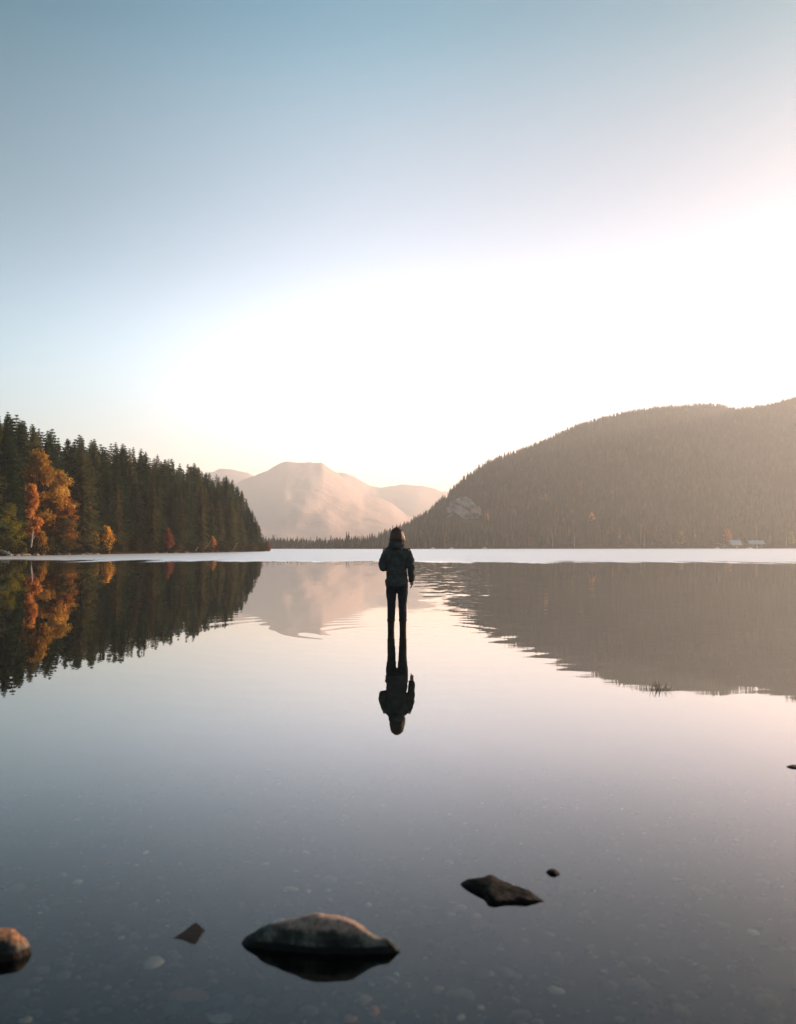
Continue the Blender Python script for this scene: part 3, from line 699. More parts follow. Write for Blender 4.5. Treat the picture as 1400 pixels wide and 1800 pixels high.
small_boat(761, 8, ip(761, SHORE)-5, 'tiny pale boat by the far shore just right of the person', M['tin'])
small_boat(852, 8, ip(852, SHORE)-5, 'tiny grey boat by the far shore right of the rock face', M['tin'], .2)

# ================================================================== LEFT SHORE DETAILS
def rock_mesh(seed, sx=1, sy=.8, sz=.6, sub=3, amp=.22):
    bm = bmesh.new(); bmesh.ops.create_icosphere(bm, subdivisions=sub, radius=1); sd = seed*13.7
    for vv in bm.verts:
        p = vv.co.copy(); n_ = fbm((p.x+sd, p.y, p.z), .9, 4)
        cell = mnoise.cell(Vector((p.x*1.3+sd, p.y*1.3, p.z*1.3)))
        p = p*(1+amp*n_+.05*cell); vv.co = Vector((p.x*sx, p.y*sy, p.z*sz))
    m = bpy.data.meshes.new('rock'); bm.to_mesh(m); bm.free(); return m
rk = [rock_mesh(i, sub=2, sx=random.uniform(.9, 1.3)) for i in range(5)]
for m in rk: m.materials.append(M['stone'])
for k in range(46):
    x = random.uniform(-5, 472); p = shore_pt(x, random.uniform(-.3, .5)); o = link('shore_rock', random.choice(rk)); s_ = random.uniform(.18, .6)
    o.location = (p.x, p.y, random.uniform(0, .15)); o.scale = (s_*1.4, s_, s_*.8); o.rotation_euler = (0, 0, random.uniform(0, 6))
    tag(o, 'small grey stone at the waterline ' + next(ph for x1_, ph in [(50, 'beside the driftwood log'), (105, 'below the tallest orange tree'), (160, 'below the reddish orange tree'), (215, 'below the low orange shrubs'), (285, 'left of the dark red bush'), (335, 'right of the dark red bush'), (395, 'near the bleached sticks'), (9999, 'near the tip of the left headland')] if x < x1_), 'stone', 'stones along the left waterline')
def log(name, p0, p1, r0, r1, mat, label, cat, branches=0):
    b = Vector(p0); e = empty(name, b); tag(e, label, cat); d = Vector(p1)-b
    pts = [d*q + Vector((random.uniform(-.04, .04), 0, random.uniform(-.04, .04)))*d.length*.5 for q in (0, .3, .6, 1)]
    v_, f_ = tube(pts, [r0, r0*.9, (r0+r1)/2, r1], 7); link('trunk', mesh_of('log', v_, f_), mat, e)
    for k in range(branches):
        q = random.uniform(.3, .9); s0 = d*q; ln = d.length*random.uniform(.2, .4)
        s1 = s0 + Vector((random.uniform(-1, 1), random.uniform(-.5, .5), random.uniform(.1, 1))).normalized()*ln
        v_, f_ = tube([s0, (s0+s1)/2+Vector((.05, 0, .05)), s1], [r1, r1*.7, r1*.3], 5); link('branch', mesh_of('branch', v_, f_), mat, e)
def P3(x, y, Y): return at_depth(x, y, Y)
p = shore_pt(10, .2); Y_ = p.y-2
log('driftwood_log', P3(1, 968.5, Y_), P3(21, 975.5, Y_), .28, .16, M['driftwood'], 'bleached driftwood log lying at the waterline at the left edge', 'driftwood', 2)
p = shore_pt(55, .8); log('dead_tree', P3(54, 962, p.y), P3(58, 934, p.y-.5), .20, .08, M['birch'], 'pale leaning dead birch trunk below the tallest orange tree', 'tree trunk', 3)
p = shore_pt(345, .6); log('dead_branch', P3(344, 969, p.y), P3(349, 961, p.y), .12, .05, M['driftwood'], 'short bleached stick left of the orange bush on the left shore', 'branch', 3)
p = shore_pt(362, .6); log('dead_branch', P3(358, 968, p.y), P3(371, 951, p.y), .14, .05, M['driftwood'], 'long bleached branch leaning right beside the orange bush', 'branch', 4)
p = shore_pt(410, .6); log('dead_branch', P3(409, 968, p.y), P3(417, 955, p.y), .14, .05, M['driftwood'], 'bleached branch leaning near the tip of the left headland', 'branch', 3)
# undergrowth: one leafy mass along the water
um = [broadleaf(61+i, 1.6, 1.1, 420, .0, 1, .13)[1] for i in range(3)]
pts = []; sc = []; ro = []; ix = []
for k in range(900):
    q = random.uniform(12, 100); i = int(q); P = SHP[i]*(1-(q-i)) + SHP[i+1]*(q-i); T = SHP[i+1]-SHP[i]; T /= np.hypot(*T); inl = random.uniform(.5, 7)
    X, Y = P + np.array([-T[1], T[0]])*inl
    if px_of(X, Y) < -80: continue
    pts.append((X, Y, land_z(X, Y)-.15)); s_ = random.uniform(.5, 1.5); sc.append((s_*1.3, s_*1.3, s_)); ro.append((0, 0, random.uniform(0, 6.28))); ix.append(random.randint(0, 2))
scatter('undergrowth', pts, sc, ro, ix, um, [M['undergrowth']]*3, 'low tangled undergrowth along the left shore', 'undergrowth')

# ================================================================== FOREGROUND ROCKS
def rock_mat(name, dry, moss, wet, wz=.03, wn_=.05, cap=.075, k=1.0, spec=.15):
    t = NT(name); g_ = t.n('ShaderNodeNewGeometry'); sp = t.n('ShaderNodeSeparateXYZ'); t.l(g_.outputs['Position'], sp.inputs[0])
    n1 = t.noise(9, 9, 'world', .65); n2 = t.noise(38, 6, 'world', .7); n3 = t.noise(4.5, 5, 'world')
    c = t.ramp(n1.outputs[0], [(.36, (.018*k, .021*k, .020*k)), (.47, (.06*k, .06*k, .052*k)), (.54, (.15*k, .145*k, .12*k)), (.64, (.28*k, .26*k, .22*k))])
    c = t.mix(t.math('MULTIPLY', t.mapr(n3.outputs[0], .50, .58, 0, 1, True), t.mapr(n2.outputs[0], .42, .56, 0, .9)), c, moss)
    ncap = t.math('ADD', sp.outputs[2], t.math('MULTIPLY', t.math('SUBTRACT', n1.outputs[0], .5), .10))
    sunlit_col = t.ramp(n2.outputs[0], [(.35, tuple(x*.55 for x in dry)), (.5, dry), (.65, tuple(min(1, x*1.35) for x in dry))])
    c = t.mix(t.mapr(ncap, cap-.012, cap+.012, 0, 1, True), c, sunlit_col)  # low sun on the top is painted in as a lighter colour
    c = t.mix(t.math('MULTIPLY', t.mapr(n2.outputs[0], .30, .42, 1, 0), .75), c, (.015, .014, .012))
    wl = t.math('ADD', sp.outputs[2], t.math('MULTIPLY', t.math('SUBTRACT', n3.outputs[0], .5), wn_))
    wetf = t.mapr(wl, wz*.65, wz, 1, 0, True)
    c = t.mix(wetf, c, wet)  # wet at the waterline, darkened further to carry the near side's shade
    b = t.n('ShaderNodeBsdfPrincipled'); t.l(c, b.inputs['Base Color']); t.l(t.mapr(wetf, 0, 1, .9, .6), b.inputs['Roughness']); b.inputs['Specular IOR Level'].default_value = spec
    bp = t.n('ShaderNodeBump'); bp.inputs['Strength'].default_value = 1; bp.inputs['Distance'].default_value = .022
    t.l(t.math('ADD', n2.outputs[0], t.math('MULTIPLY', n1.outputs[0], 1.2)), bp.inputs['Height']); t.l(bp.outputs[0], b.inputs['Normal'])
    t.l(b.outputs[0], t.out.inputs[0]); return t.m
M['rock_big'] = rock_mat('boulder with painted sunlit top', (.42, .29, .23), (.16, .16, .11), (.009, .010, .010), .026, .03, .068)
M['rock_brown'] = rock_mat('warm brown boulder', (.40, .20, .11), (.26, .15, .08), (.011, .009, .008), .03, .03, .05)
M['rock_dark'] = rock_mat('wet black rock', (.016, .015, .015), (.03, .028, .025), (.005, .005, .005), .02, .02, .2, .22, .05)
def boulder(name, top, front, mat, label, under=.14, backf=.9, seed=0, amp=.012):
    """top = outline against the water behind, front = where the near side meets the water (photo pixels)"""
    top = cat_rom(top, 64); n = 36
    x0_, x1_ = top[0][0], top[-1][0]; y0_, y1_ = top[0][1], top[-1][1]; v = []; f = []
    fx = cat_rom(front, 80)
    for i, (px, py) in enumerate(top):
        u = (px-x0_)/(x1_-x0_); ax = y0_ + (y1_-y0_)*u
        fy = max(float(np.interp(px, fx[:, 0], fx[:, 1])), ax+.3)
        A = on_plane(px, ax); Fp = on_plane(px, fy); wf = max(A.y-Fp.y, .004); wb = wf*backf
        T = at_depth(px, py, A.y); hz = max(T.z, .002); ed = math.sqrt(max(0, 1-(2*u-1)**2)); dz = under*ed + .01
        for k in range(n):
            a = 2*PI*k/n; c, s_ = math.cos(a), math.sin(a)
            yy = A.y - (wf if c > 0 else wb)*math.copysign(abs(c)**.6, c); zz = (hz if s_ > 0 else dz)*math.copysign(abs(s_)**.9, s_)
            p = Vector((px_x := A.x*(yy/A.y), yy, zz)); n_ = fbm((p.x+seed, p.y, p.z*1.3), 7, 5); n2_ = fbm((p.x+seed, p.y, p.z), 30, 3)
            kk = min(1, ed*1.6)
            p += Vector((0, -c*.5, abs(s_)*.45))*((n_*amp*1.3 + n2_*amp*.5 + amp*.9*abs(fbm((p.x+seed*2, p.y, p.z), 15, 3)))*kk)
            v.append(p)
    m_ = len(top)
    for i in range(m_-1):
        for k in range(n): a = i*n+k; b = i*n+(k+1) % n; f.append((a, b, b+n, a+n))
    f.append(tuple(range(n-1, -1, -1))); f.append(tuple((m_-1)*n+k for k in range(n)))
    c0 = on_plane((x0_+x1_)/2, (y0_+y1_)/2); m = mesh_of(name, [Vector(p)-c0 for p in v], f)
    o = link(name, m, mat, smooth=True); o.location = c0; tag(o, label, 'rock'); return o
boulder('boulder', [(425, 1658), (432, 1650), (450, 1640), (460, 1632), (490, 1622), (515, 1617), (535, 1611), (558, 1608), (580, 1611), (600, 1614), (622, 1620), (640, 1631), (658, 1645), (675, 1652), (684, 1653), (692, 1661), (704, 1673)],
        [(425, 1660), (440, 1665), (470, 1669), (520, 1674), (560, 1677), (600, 1678), (640, 1677), (675, 1676), (704, 1674)], M['rock_big'], 'large mossy boulder with a sunlit pink top in the foreground water', seed=3)
boulder('boulder', [(-75, 1668), (-60, 1650), (-30, 1638), (0, 1640), (20, 1642), (38, 1649), (50, 1660), (57, 1674)],
        [(-75, 1672), (-40, 1686), (0, 1691), (25, 1688), (45, 1681), (57, 1675)], M['rock_brown'], 'warm brown boulder cut by the left edge of the photo', seed=9, under=.12)
boulder('rock', [(810, 1554), (822, 1550), (845, 1549), (862, 1550), (880, 1558), (900, 1564), (925, 1568), (942, 1576), (957, 1584)],
        [(810, 1556), (830, 1566), (850, 1576), (862, 1588), (885, 1589), (915, 1588), (940, 1586), (957, 1585)], M['rock_dark'], 'long black rock breaking the surface right of centre', seed=5, under=.1, amp=.009)
boulder('rock', [(960, 1533), (966, 1529), (974, 1529), (981, 1532), (985, 1536)], [(960, 1534), (968, 1537), (976, 1539), (985, 1537)], M['rock_dark'], 'tiny dark rock tip behind the long black rock', seed=6, under=.06, amp=.003)
boulder('rock', [(306, 1649), (320, 1645), (336, 1642), (350, 1638), (361, 1635)], [(308, 1649), (322, 1652), (335, 1658), (345, 1659), (352, 1648), (360, 1636)], M['rock_dark'], 'small flat black rock left of the large boulder', seed=8, under=.06, amp=.004)
boulder('rock', [(1383, 1348), (1390, 1346), (1400, 1346), (1412, 1349)], [(1383, 1349), (1395, 1351), (1412, 1350)], M['rock_dark'], 'sliver of rock at the right edge of the calm water', seed=12, under=.06, amp=.003)
# ---- stones on the bed seen through the water
def mstone(name, c): 
    return simple(name, [(.3, tuple(x*.6 for x in c)), (.5, c), (.75, tuple(min(.8, x*1.3) for x in c))], 14, .85, .5, .006, 'world', 6, .2)
SM = {'beige': mstone('beige stone', (.60, .47, .34)), 'orange': mstone('orange stone', (.55, .17, .09)), 'pink': mstone('pinkish stone', (.34, .22, .17)), 'grey': mstone('grey stone', (.085, .09, .08)), 'pale': mstone('pale stone', (.45, .44, .40)), 'dark': mstone('dark stone', (.015, .018, .018)), 'brown': mstone('brown stone', (.10, .065, .045))}
PB = [rock_mesh(70+i, sx=random.uniform(1, 1.3), sy=random.uniform(.75, 1), sz=random.uniform(.4, .6), sub=3, amp=.3) for i in range(6)]
PBM = {(i, k): mat_copy(PB[i], SM[k]) for i in range(6) for k in SM}
for vv in PBM.values(): vv.polygons.foreach_set('use_smooth', [True]*len(vv.polygons))
def bed_px(x, y):
    z = -.12
    for _ in range(4): p = on_plane(x, y, z); z = bed_z(p.x, p.y)
    return on_plane(x, y, z)
def bedstone(x, y, wpx, hpx, k, label, group=None, flat_=.5, rz=None):
    p = bed_px(x, y); sc_ = p.y/F; a = wpx*sc_/2; b = min(hpx*sc_/2/math.sin(math.atan2(CAM_H, p.y)), a*1.6)
    o = link('stone', PBM[(random.randint(0, 5), k)]); o.location = (p.x, p.y, p.z + a*.12 + .004); o.scale = (a/1.1, b/.9, min(a, b)*flat_); o.rotation_euler = (0, 0, random.uniform(-.4, .4) if rz is None else rz)
    tag(o, label, 'stone', group)
for x, y, w_, h_, k, lb in [(270, 1695, 30, 22, 'beige', 'squarish beige stone under water left of the large boulder'), (306, 1688, 24, 10, 'grey', 'greyish flat stone just right of the squarish beige one'), (333, 1756, 62, 22, 'orange', 'long orange red stone under water at the bottom left'), (302, 1776, 24, 12, 'orange', 'small red stone below the long orange red one'), (264, 1774, 12, 14, 'orange', 'tiny red stone left of the small red one'), (411, 1780, 26, 20, 'orange', 'orange stone under water below the left end of the boulder'), (437, 1761, 20, 16, 'pink', 'pinkish pebble above the orange stone near the bottom'), (390, 1796, 50, 14, 'beige', 'pale stone cut by the bottom edge, left of centre'), (657, 1781, 22, 26, 'orange', 'round orange stone under water below the boulder tip'), (638, 1760, 26, 12, 'pink', 'pinkish flat stone above the round orange one'), (617, 1794, 20, 14, 'orange', 'small orange stone at the bottom edge near the middle'), (510, 1763, 24, 14, 'pink', 'dull pink stone under water below the middle of the boulder'), (696, 1716, 11, 9, 'pale', 'small white pebble right below the boulder tip'), (653, 1731, 11, 8, 'pale', 'small pale pebble below the boulder tip, left of the white one'), (370, 1713, 14, 12, 'grey', 'grey pebble left below the large boulder'), (214, 1651, 12, 9, 'pale', 'pale pebble left of the small flat black rock'), (236, 1652, 24, 8, 'grey', 'long grey pebble beside the pale one, left of the black rock'), (65, 1785, 22, 12, 'grey', 'grey stone near the bottom left corner'), (45, 1797, 24, 10, 'beige', 'beige stone cut by the bottom edge at far left'), (32, 1782, 16, 10, 'grey', 'small grey stone nearest the bottom left corner'), (185, 1781, 26, 12, 'grey', 'dull grey stone near the bottom left'), (268, 1650, 18, 8, 'grey', 'faint grey pebble nearest the small flat black rock'), (978, 1745, 30, 10, 'beige', 'long beige stone under water right of the bottom centre'), (838, 1717, 18, 10, 'beige', 'beige pebble under water below the long black rock'), (864, 1714, 10, 8, 'pink', 'small pink pebble beside the beige pebble below the black rock'), (915, 1790, 40, 16, 'brown', 'brown stone at the bottom edge right of centre'), (845, 1774, 12, 9, 'beige', 'tiny beige pebble at bottom right of centre'), (811, 1791, 12, 9, 'beige', 'tiny beige pebble at the very bottom right of centre'), (807, 1600, 30, 9, 'pink', 'group of pinkish stones under water below the left end of the black rock'), (793, 1610, 14, 8, 'pale', 'pale pebble left below the black rock'), (839, 1613, 14, 8, 'pale', 'pale pebble right below the left end of the black rock'), (881, 1671, 11, 9, 'pink', 'tiny pink pebble under water below the black rock'), (1324, 1642, 20, 10, 'pale', 'lone pale stone under water at the right'), (1095, 1699, 18, 9, 'pink', 'pinkish stone under water at lower right'), (1181, 1758, 18, 24, 'brown', 'tall brownish stone near the bottom right'), (1040, 1667, 12, 9, 'grey', 'grey pebble under water right of the black rock'), (1000, 1655, 12, 8, 'grey', 'faint grey pebble right below the black rock'), (256, 1501, 11, 7, 'pale', 'white pebble far out under water at left'), (456, 1447, 8, 8, 'orange', 'tiny orange leaf coloured pebble far out under water'), (542, 1569, 10, 6, 'pale', 'small white pebble behind the large boulder, left one'), (577, 1567, 10, 6, 'pale', 'small white pebble behind the large boulder, right one'), (512, 1567, 24, 8, 'beige', 'faint beige stone behind the large boulder'), (605, 1436, 6, 5, 'pale', 'tiny white pebble far out under water near the middle'), (137, 1553, 18, 7, 'beige', 'faint beige stone under water at left'), (712, 1610, 26, 12, 'brown', 'faint brown stone under water between the boulder and the black rock')]:
    bedstone(x, y, w_, h_, k, lb)
for k in range(190):
    y = 1540 + 255*random.random()**.6; x = random.uniform(-20, 1420); w_ = random.choice((9, 12, 16, 22, 34))*random.uniform(.8, 1.3)*(y-962)/800
    bedstone(x, y, w_, w_*.55, random.choice(['grey', 'grey', 'dark', 'brown', 'dark', 'brown']), 'dull stone under the shallow water ' + next(ph for x1_, ph in [(250, 'at the far left'), (430, 'left of the large boulder'), (710, 'behind the large boulder' if y < 1640 else 'in front of the large boulder'), (960, 'around the long black rock' if y < 1640 else 'below the long black rock'), (1150, 'right of the long black rock'), (9999, 'at the far right')] if x < x1_), 'dull stones under the shallow water')
pm_m = [mat_copy(PB[i], SM[k]) for i, k in ((0, 'grey'), (1, 'dark'), (2, 'brown'), (3, 'dark'), (4, 'grey'), (5, 'brown'), (0, 'pink'), (2, 'pale'))]
pts = []; sc = []; ro = []; ix = []
for k in range(5200):
    r_ = 2.2 + 4.5*random.random()**1.5; a = random.uniform(-.5, .5); X, Y = r_*math.sin(a)*1.1, r_*math.cos(a)
    s_ = random.choice((.005, .007, .010, .015))*random.uniform(.7, 1.5); pts.append((X, Y, bed_z(X, Y)+s_*.1)); sc.append((s_, s_, s_)); ro.append((random.uniform(-.3, .3), random.uniform(-.3, .3), random.uniform(0, 6.28)))
    ix.append(random.choice((0, 1, 2, 3, 4, 5, 1, 3, 2, 0, 1, 3, 5, 2, 6)) if random.random() < .985 else 7)
scatter('pebbles', pts, sc, ro, ix, pm_m, [None]*8, 'small pebbles strewn over the shallow lake bed', 'pebbles')

# small grass tuft standing in the water at right
gp = on_plane(1163, 1213); e = empty('grass_tuft', gp); tag(e, 'small tuft of water grass sticking out of the lake at right', 'grass')
v_, f_ = [], []
for k in range(46):
    a = random.uniform(0, 6.28); r_ = random.uniform(0, .10); b = Vector((math.cos(a)*r_*1.3, math.sin(a)*r_, -.1)); tp = b + Vector((random.uniform(-.07, .07), random.uniform(-.05, .05), .1+random.uniform(.02, .075)))
    tube([b, (b+tp)/2, tp], [.003, .0025, .0006], 3, v_, f_)
link('blades', mesh_of('blades', v_, f_), M['olive'], e)

# ================================================================== PERSON
MP = {}
def cloth(name, c, c2, sc_=30, bump=.5, bd=.004, rough=.9):
    m = simple(name, [(.35, c), (.65, c2)], sc_, rough, bump, bd, 'obj', 6, .15); return m
MP['jacket'] = cloth('dark green jacket cloth', (.042, .044, .042), (.076, .079, .072), 9, .7, .015)
MP['jeans'] = cloth('dark denim', (.018, .019, .022), (.032, .033, .037), 40)
MP['boot'] = cloth('dark leather', (.014, .011, .010), (.035, .028, .024), 30, .3, .002, .6)
MP['skin'] = simple('skin', [(.3, (.30, .16, .11)), (.7, (.38, .22, .16))], 12, .55, .1, .001)
t = NT('auburn hair'); nz = t.n('ShaderNodeTexNoise'); tc = t.n('ShaderNodeTexCoord'); mp = t.vm('MULTIPLY', tc.outputs['Object'], (60, 60, 4)); nz.inputs['Scale'].default_value = 1
t.l(mp.outputs[0], nz.inputs['Vector']); b = t.n('ShaderNodeBsdfPrincipled'); t.l(t.ramp(nz.outputs[0], [(.3, (.035, .016, .009)), (.7, (.16, .07, .03))]), b.inputs['Base Color']); b.inputs['Roughness'].default_value = .42
trl = t.n('ShaderNodeBsdfTranslucent'); trl.inputs[0].default_value = (.75, .30, .10, 1); mx = t.n('ShaderNodeMixShader', _0=.28); t.l(b.outputs[0], mx.inputs[1]); t.l(trl.outputs[0], mx.inputs[2]); t.l(mx.outputs[0], t.out.inputs[0]); MP['hair'] = t.m
pe = empty('person', PERSON + Vector((0, 0, -.07))); 
tag(pe, 'person seen from behind in a dark green jacket, standing ankle deep in the lake', 'person')
def loft(rings, n=28, v=None, f=None):
    """rings: (centre, rx, ry[, tilt vector normal]) - closed tube with caps"""
    if v is None: v, f = [], []
    base = len(v)
    for r_ in rings:
        c, rx, ry = Vector(r_[0]), r_[1], r_[2]; nrm_ = Vector(r_[3]).normalized() if len(r_) > 3 else Vector((0, 0, 1))
        ax = Vector((1, 0, 0)); ax = (ax - nrm_*ax.dot(nrm_))
        if ax.length < .2: ax = Vector((0, 1, 0)); ax = ax - nrm_*ax.dot(nrm_)
        ax.normalize(); ay = nrm_.cross(ax)
        for k in range(n): a = 2*PI*k/n; v.append(tuple(c + ax*math.cos(a)*rx + ay*math.sin(a)*ry))
    for i in range(len(rings)-1):
        for k in range(n): a = base+i*n+k; b = base+i*n+(k+1) % n; f.append((a, b, b+n, a+n))
    f.append(tuple(base+k for k in reversed(range(n)))); f.append(tuple(base+(len(rings)-1)*n+k for k in range(n)))
    return v, f
def limb(pts, rads, n=20, v=None, f=None, sub=6):
    P = cat_rom([tuple(p) for p in pts], sub*(len(pts)-1)+1); R_ = cat_rom([(r,) for r in rads], sub*(len(pts)-1)+1)[:, 0]
    rings = []
    for i, p in enumerate(P):
        d = Vector(P[min(i+1, len(P)-1)]) - Vector(P[max(i-1, 0)]); rings.append((p, R_[i], R_[i], d))
    return loft(rings, n, v, f)
def finish(name, v, f, mat, parent, vox, smooth_it=4, disp=None):
    m = mesh_of(name, v, f); bm = bmesh.new(); bm.from_mesh(m); bmesh.ops.recalc_face_normals(bm, faces=bm.faces); bm.to_mesh(m); bm.free()
    o = link(name, m, mat, parent)
    r_ = o.modifiers.new('remesh', 'REMESH'); r_.mode = 'VOXEL'; r_.voxel_size = vox; r_.use_smooth_shade = True
    s_ = o.modifiers.new('smooth', 'SMOOTH'); s_.iterations = smooth_it; s_.factor = .5
    if disp:
        tx = bpy.data.textures.new(name+'_folds', 'CLOUDS'); tx.noise_scale = disp[1]; tx.noise_depth = 2
        d = o.modifiers.new('folds', 'DISPLACE'); d.texture = tx; d.strength = disp[0]; d.mid_level = .5; d.texture_coords = 'LOCAL'
    return o
# z in person space = height over the soles (water surface is at 0.07)
O = .07
v, f = [], []
loft([((0, 0, .70+O), .10, .08), ((0, 0, .78+O), .135, .085), ((0, 0, .88+O), .130, .08), ((0, .01, 1.0+O), .115, .07), ((0, .02, 1.12+O), .13, .075), ((0, .01, 1.24+O), .15, .07), ((0, .01, 1.30+O), .12, .055), ((0, .005, 1.34+O), .06, .055), ((0, .01, 1.42+O), .052, .055)], 28, v, f)   # trunk and neck
loft([((0, .03, 1.375+O), .035, .04), ((0, .03, 1.40+O), .056, .068), ((0, .02, 1.45+O), .07, .088), ((0, .005, 1.51+O), .078, .098), ((0, 0, 1.56+O), .07, .09), ((0, 0, 1.595+O), .04, .055), ((0, 0, 1.605+O), .015, .02)], 28, v, f)  # head
loft([((0, .115, 1.475+O), .006, .012), ((0, .122, 1.455+O), .012, .018), ((0, .115, 1.44+O), .016, .014), ((0, .10, 1.435+O), .010, .01)], 12, v, f)   # nose
for s_ in (-1, 1):
    loft([((s_*.078, .0, 1.445+O), .006, .012), ((s_*.083, -.004, 1.475+O), .009, .02), ((s_*.08, -.006, 1.495+O), .006, .013)], 12, v, f)          # ears
    limb([(s_*.085, 0, .76+O), (s_*.09, .005, .60+O), (s_*.09, .0, .42+O), (s_*.092, .0, .25+O), (s_*.092, -.005, .03)], [.066, .058, .043, .040, .030], 20, v, f)
    loft([((s_*.094, -.03, .05), .033, .038), ((s_*.098, .02, .045), .04, .045, (0, 1, -.3)), ((s_*.102, .10, .02), .042, .02, (0, 1, -.1)), ((s_*.104, .155, .015), .034, .014, (0, 1, 0))], 16, v, f)
# arms: right hangs down beside the hip, left is bent with the forearm in front
RA = [(.165, 0, 1.27+O), (.205, -.005, 1.12+O), (.222, -.005, .98+O), (.228, .015, .88+O), (.232, .03, .80+O)]
LA = [(-.165, 0, 1.27+O), (-.205, -.015, 1.12+O), (-.222, -.02, 1.0+O), (-.165, .09, .985+O), (-.075, .17, 1.0+O)]
limb(RA, [.055, .045, .038, .034, .026], 18, v, f); limb(LA, [.055, .045, .040, .034, .026], 18, v, f)
def hand(w_, d, side, curl, v, f):
    """palm with five separate bent fingers; d = direction the fingers point, side = towards the thumb"""
    w_ = Vector(w_); d = Vector(d).normalized(); side = Vector(side); side = (side-d*side.dot(d)).normalized(); nn_ = d.cross(side)*curl
    limb([w_, w_+d*.045, w_+d*.085], [.024, .030, .027], 14, v, f, 4)
    for i, (off, ln) in enumerate([(.024, .068), (.008, .076), (-.008, .070), (-.023, .055)]):
        p0 = w_ + d*.07 + side*off; p1 = p0 + d*ln*.45; p2 = p1 + (d*.8+nn_*.6)*ln*.35; p3 = p2 + (d*.35+nn_*.9)*ln*.25
        limb([p0, p1, p2, p3], [.0095, .0088, .008, .0065], 8, v, f, 3)
    p0 = w_ + d*.025 + side*.022; p1 = p0 + (side*.75 + d*.6)*.03; p2 = p1 + (d*.95 + side*.2 + nn_*.3)*.028
    limb([p0, p1, p2], [.012, .010, .008], 8, v, f, 3)
hand(RA[-1], (.02, .12, -1), (0, 1, .1), -1, v, f); hand(LA[-1], (1, .5, .1), (.1, .1, 1), 1, v, f)
body = finish('body', v, f, MP['skin'], pe, .0055, 2)
for s_ in (-1, 1):
    o = link('eye', rock_mesh(1, 1, 1, 1, 2, 0), M['whitepaint'], pe); o.location = (s_*.03, .087, 1.50+O); o.scale = (.012,)*3
v, f = [], []
loft([((0, .097, 1.412+O), .004, .004, (1, 0, 0)), ((.0, .099, 1.412+O), .004, .004)], 8, v, f)
# jacket
v, f = [], []
loft([((-.003, 0, .625+O+.075), .178, .118), ((-.003, 0, .73+O), .180, .122), ((-.004, 0, .80+O), .172, .120), ((-.005, 0, .90+O), .158, .115), ((-.006, 0, .965+O), .152, .112), ((-.006, .0, 1.05+O), .165, .118), ((-.006, 0, 1.14+O), .185, .122), ((-.005, 0, 1.22+O), .195, .118), ((-.005, 0, 1.275+O), .185, .10), ((-.004, .0, 1.315+O), .135, .085), ((-.002, .0, 1.35+O), .08, .075)], 36, v, f)
limb([(.145, 0, 1.265+O)] + RA[1:4] + [(.233, .032, .765+O)], [.062, .063, .057, .053, .044], 20, v, f)
limb([(-.145, 0, 1.265+O)] + LA[1:4] + [(-.09, .158, .998+O)], [.062, .064, .060, .052, .046], 20, v, f)
jk = finish('jacket', v, f, MP['jacket'], pe, .009, 4, (.034, .06))
v, f = loft([((-.003, 0, .885+O), .158, .117), ((-.003, 0, .90+O), .164, .122), ((-.003, 0, .915+O), .160, .118)], 36); finish('waist_seam', v, f, MP['jacket'], jk, .007, 2, (.004, .05))
# hood, lying thick on the shoulders
v, f = [], []
loft([((-.01, -.055, 1.255+O), .055, .045), ((-.01, -.065, 1.285+O), .105, .075), ((-.008, -.055, 1.33+O), .128, .092), ((-.004, -.035, 1.375+O), .122, .095), ((0, -.022, 1.41+O), .108, .09), ((0, -.015, 1.428+O), .085, .08)], 30, v, f)
finish('hood', v, f, MP['jacket'], jk, .008, 4, (.02, .06))
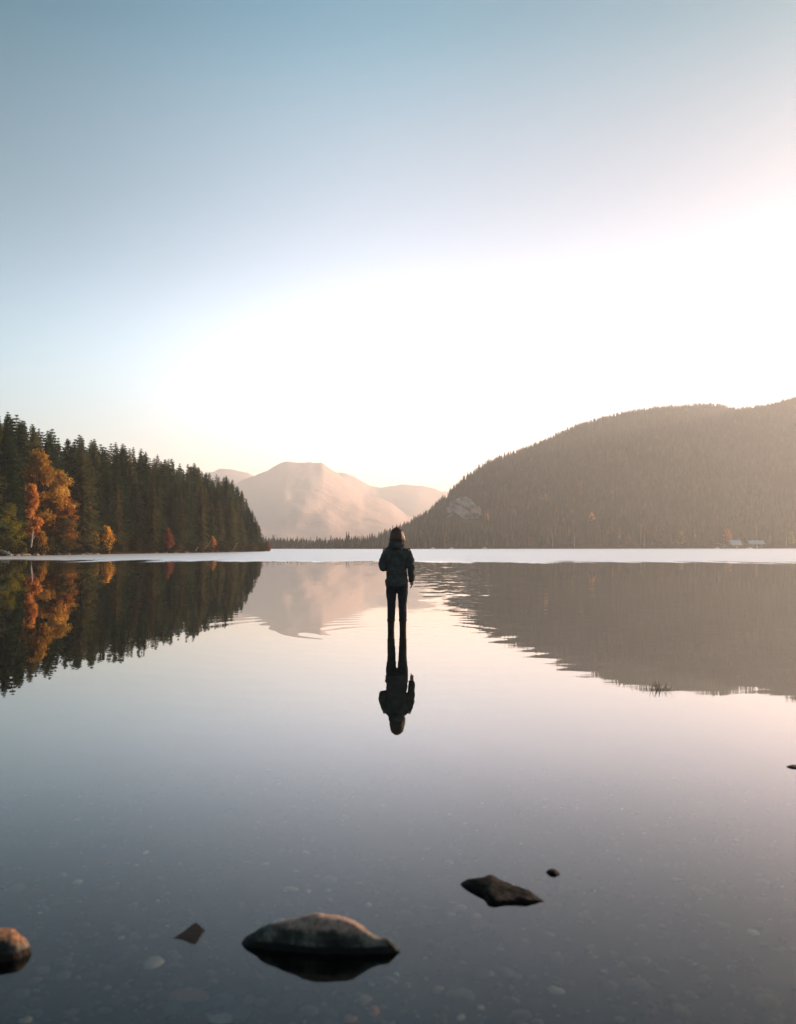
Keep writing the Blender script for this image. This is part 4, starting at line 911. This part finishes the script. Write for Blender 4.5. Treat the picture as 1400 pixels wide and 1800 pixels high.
# jeans
v, f = [], []
loft([((0, 0, .80+O), .160, .108), ((0, 0, .74+O), .165, .112), ((0, 0, .68+O), .155, .105), ((0, 0, .645+O), .11, .08)], 30, v, f)
for s_ in (-1, 1):
    limb([(s_*.083, 0, .74+O), (s_*.088, .003, .60+O), (s_*.087, .004, .46+O), (s_*.086, .0, .38+O), (s_*.090, -.006, .26+O), (s_*.092, -.004, .15+O)], [.088, .084, .068, .064, .062, .052], 22, v, f)
finish('jeans', v, f, MP['jeans'], pe, .008, 3, (.014, .05))
for s_ in (-1, 1):
    v, f = limb([(s_*.092, -.002, .175+O), (s_*.093, -.003, .10+O), (s_*.093, -.002, .02)], [.060, .055, .052], 20)
    loft([((s_*.093, -.055, .035), .03, .04, (0, 1, 0)), ((s_*.094, 0, .045), .046, .06, (0, 1, 0)), ((s_*.098, .08, .03), .048, .036, (0, 1, 0)), ((s_*.102, .17, .024), .036, .026, (0, 1, 0)), ((s_*.102, .185, .02), .02, .015, (0, 1, 0))], 18, v, f)
    bt = finish('boot', v, f, MP['boot'], pe, .007, 2, (.006, .03))
    v, f = limb([(s_*.092, -.002, .150+O), (s_*.092, -.002, .19+O)], [.065, .064], 20); finish('boot_cuff', v, f, MP['boot'], bt, .006, 2, (.008, .03))
# hair: a cap over the skull and long locks falling to the hood, longer on the right
v, f = [], []
loft([((0, -.004, 1.622+O), .012, .014), ((0, -.004, 1.612+O), .040, .048), ((0, -.006, 1.585+O), .070, .085), ((0, -.010, 1.54+O), .092, .106), ((.003, -.015, 1.48+O), .106, .108), ((.006, -.022, 1.43+O), .106, .098), ((.006, -.022, 1.385+O), .104, .085)], 36, v, f)
r = random.Random(5)
for k in range(120):
    a = r.uniform(-PI*1.08, PI*.08); cx_, cy_ = math.cos(a), math.sin(a)
    zb = 1.37 if cx_ < .3 else r.uniform(1.325, 1.38)
    w_ = r.uniform(.0035, .008)
    limb([(cx_*.02, cy_*.03, 1.612+O), (cx_*.080, cy_*.092, 1.57+O), (cx_*.106+.003, cy_*.108-.01, 1.48+O), (cx_*.109+.008+r.uniform(-.010, .010), cy_*.095-.02, 1.42+O), (cx_*.109+.012+r.uniform(-.012, .012), cy_*.075-.015, zb+O)], [w_*.6, w_, w_*1.1, w_, w_*.3], 6, v, f, 3)
m = mesh_of('hair', v, f); link('hair', m, MP['hair'], pe, True)
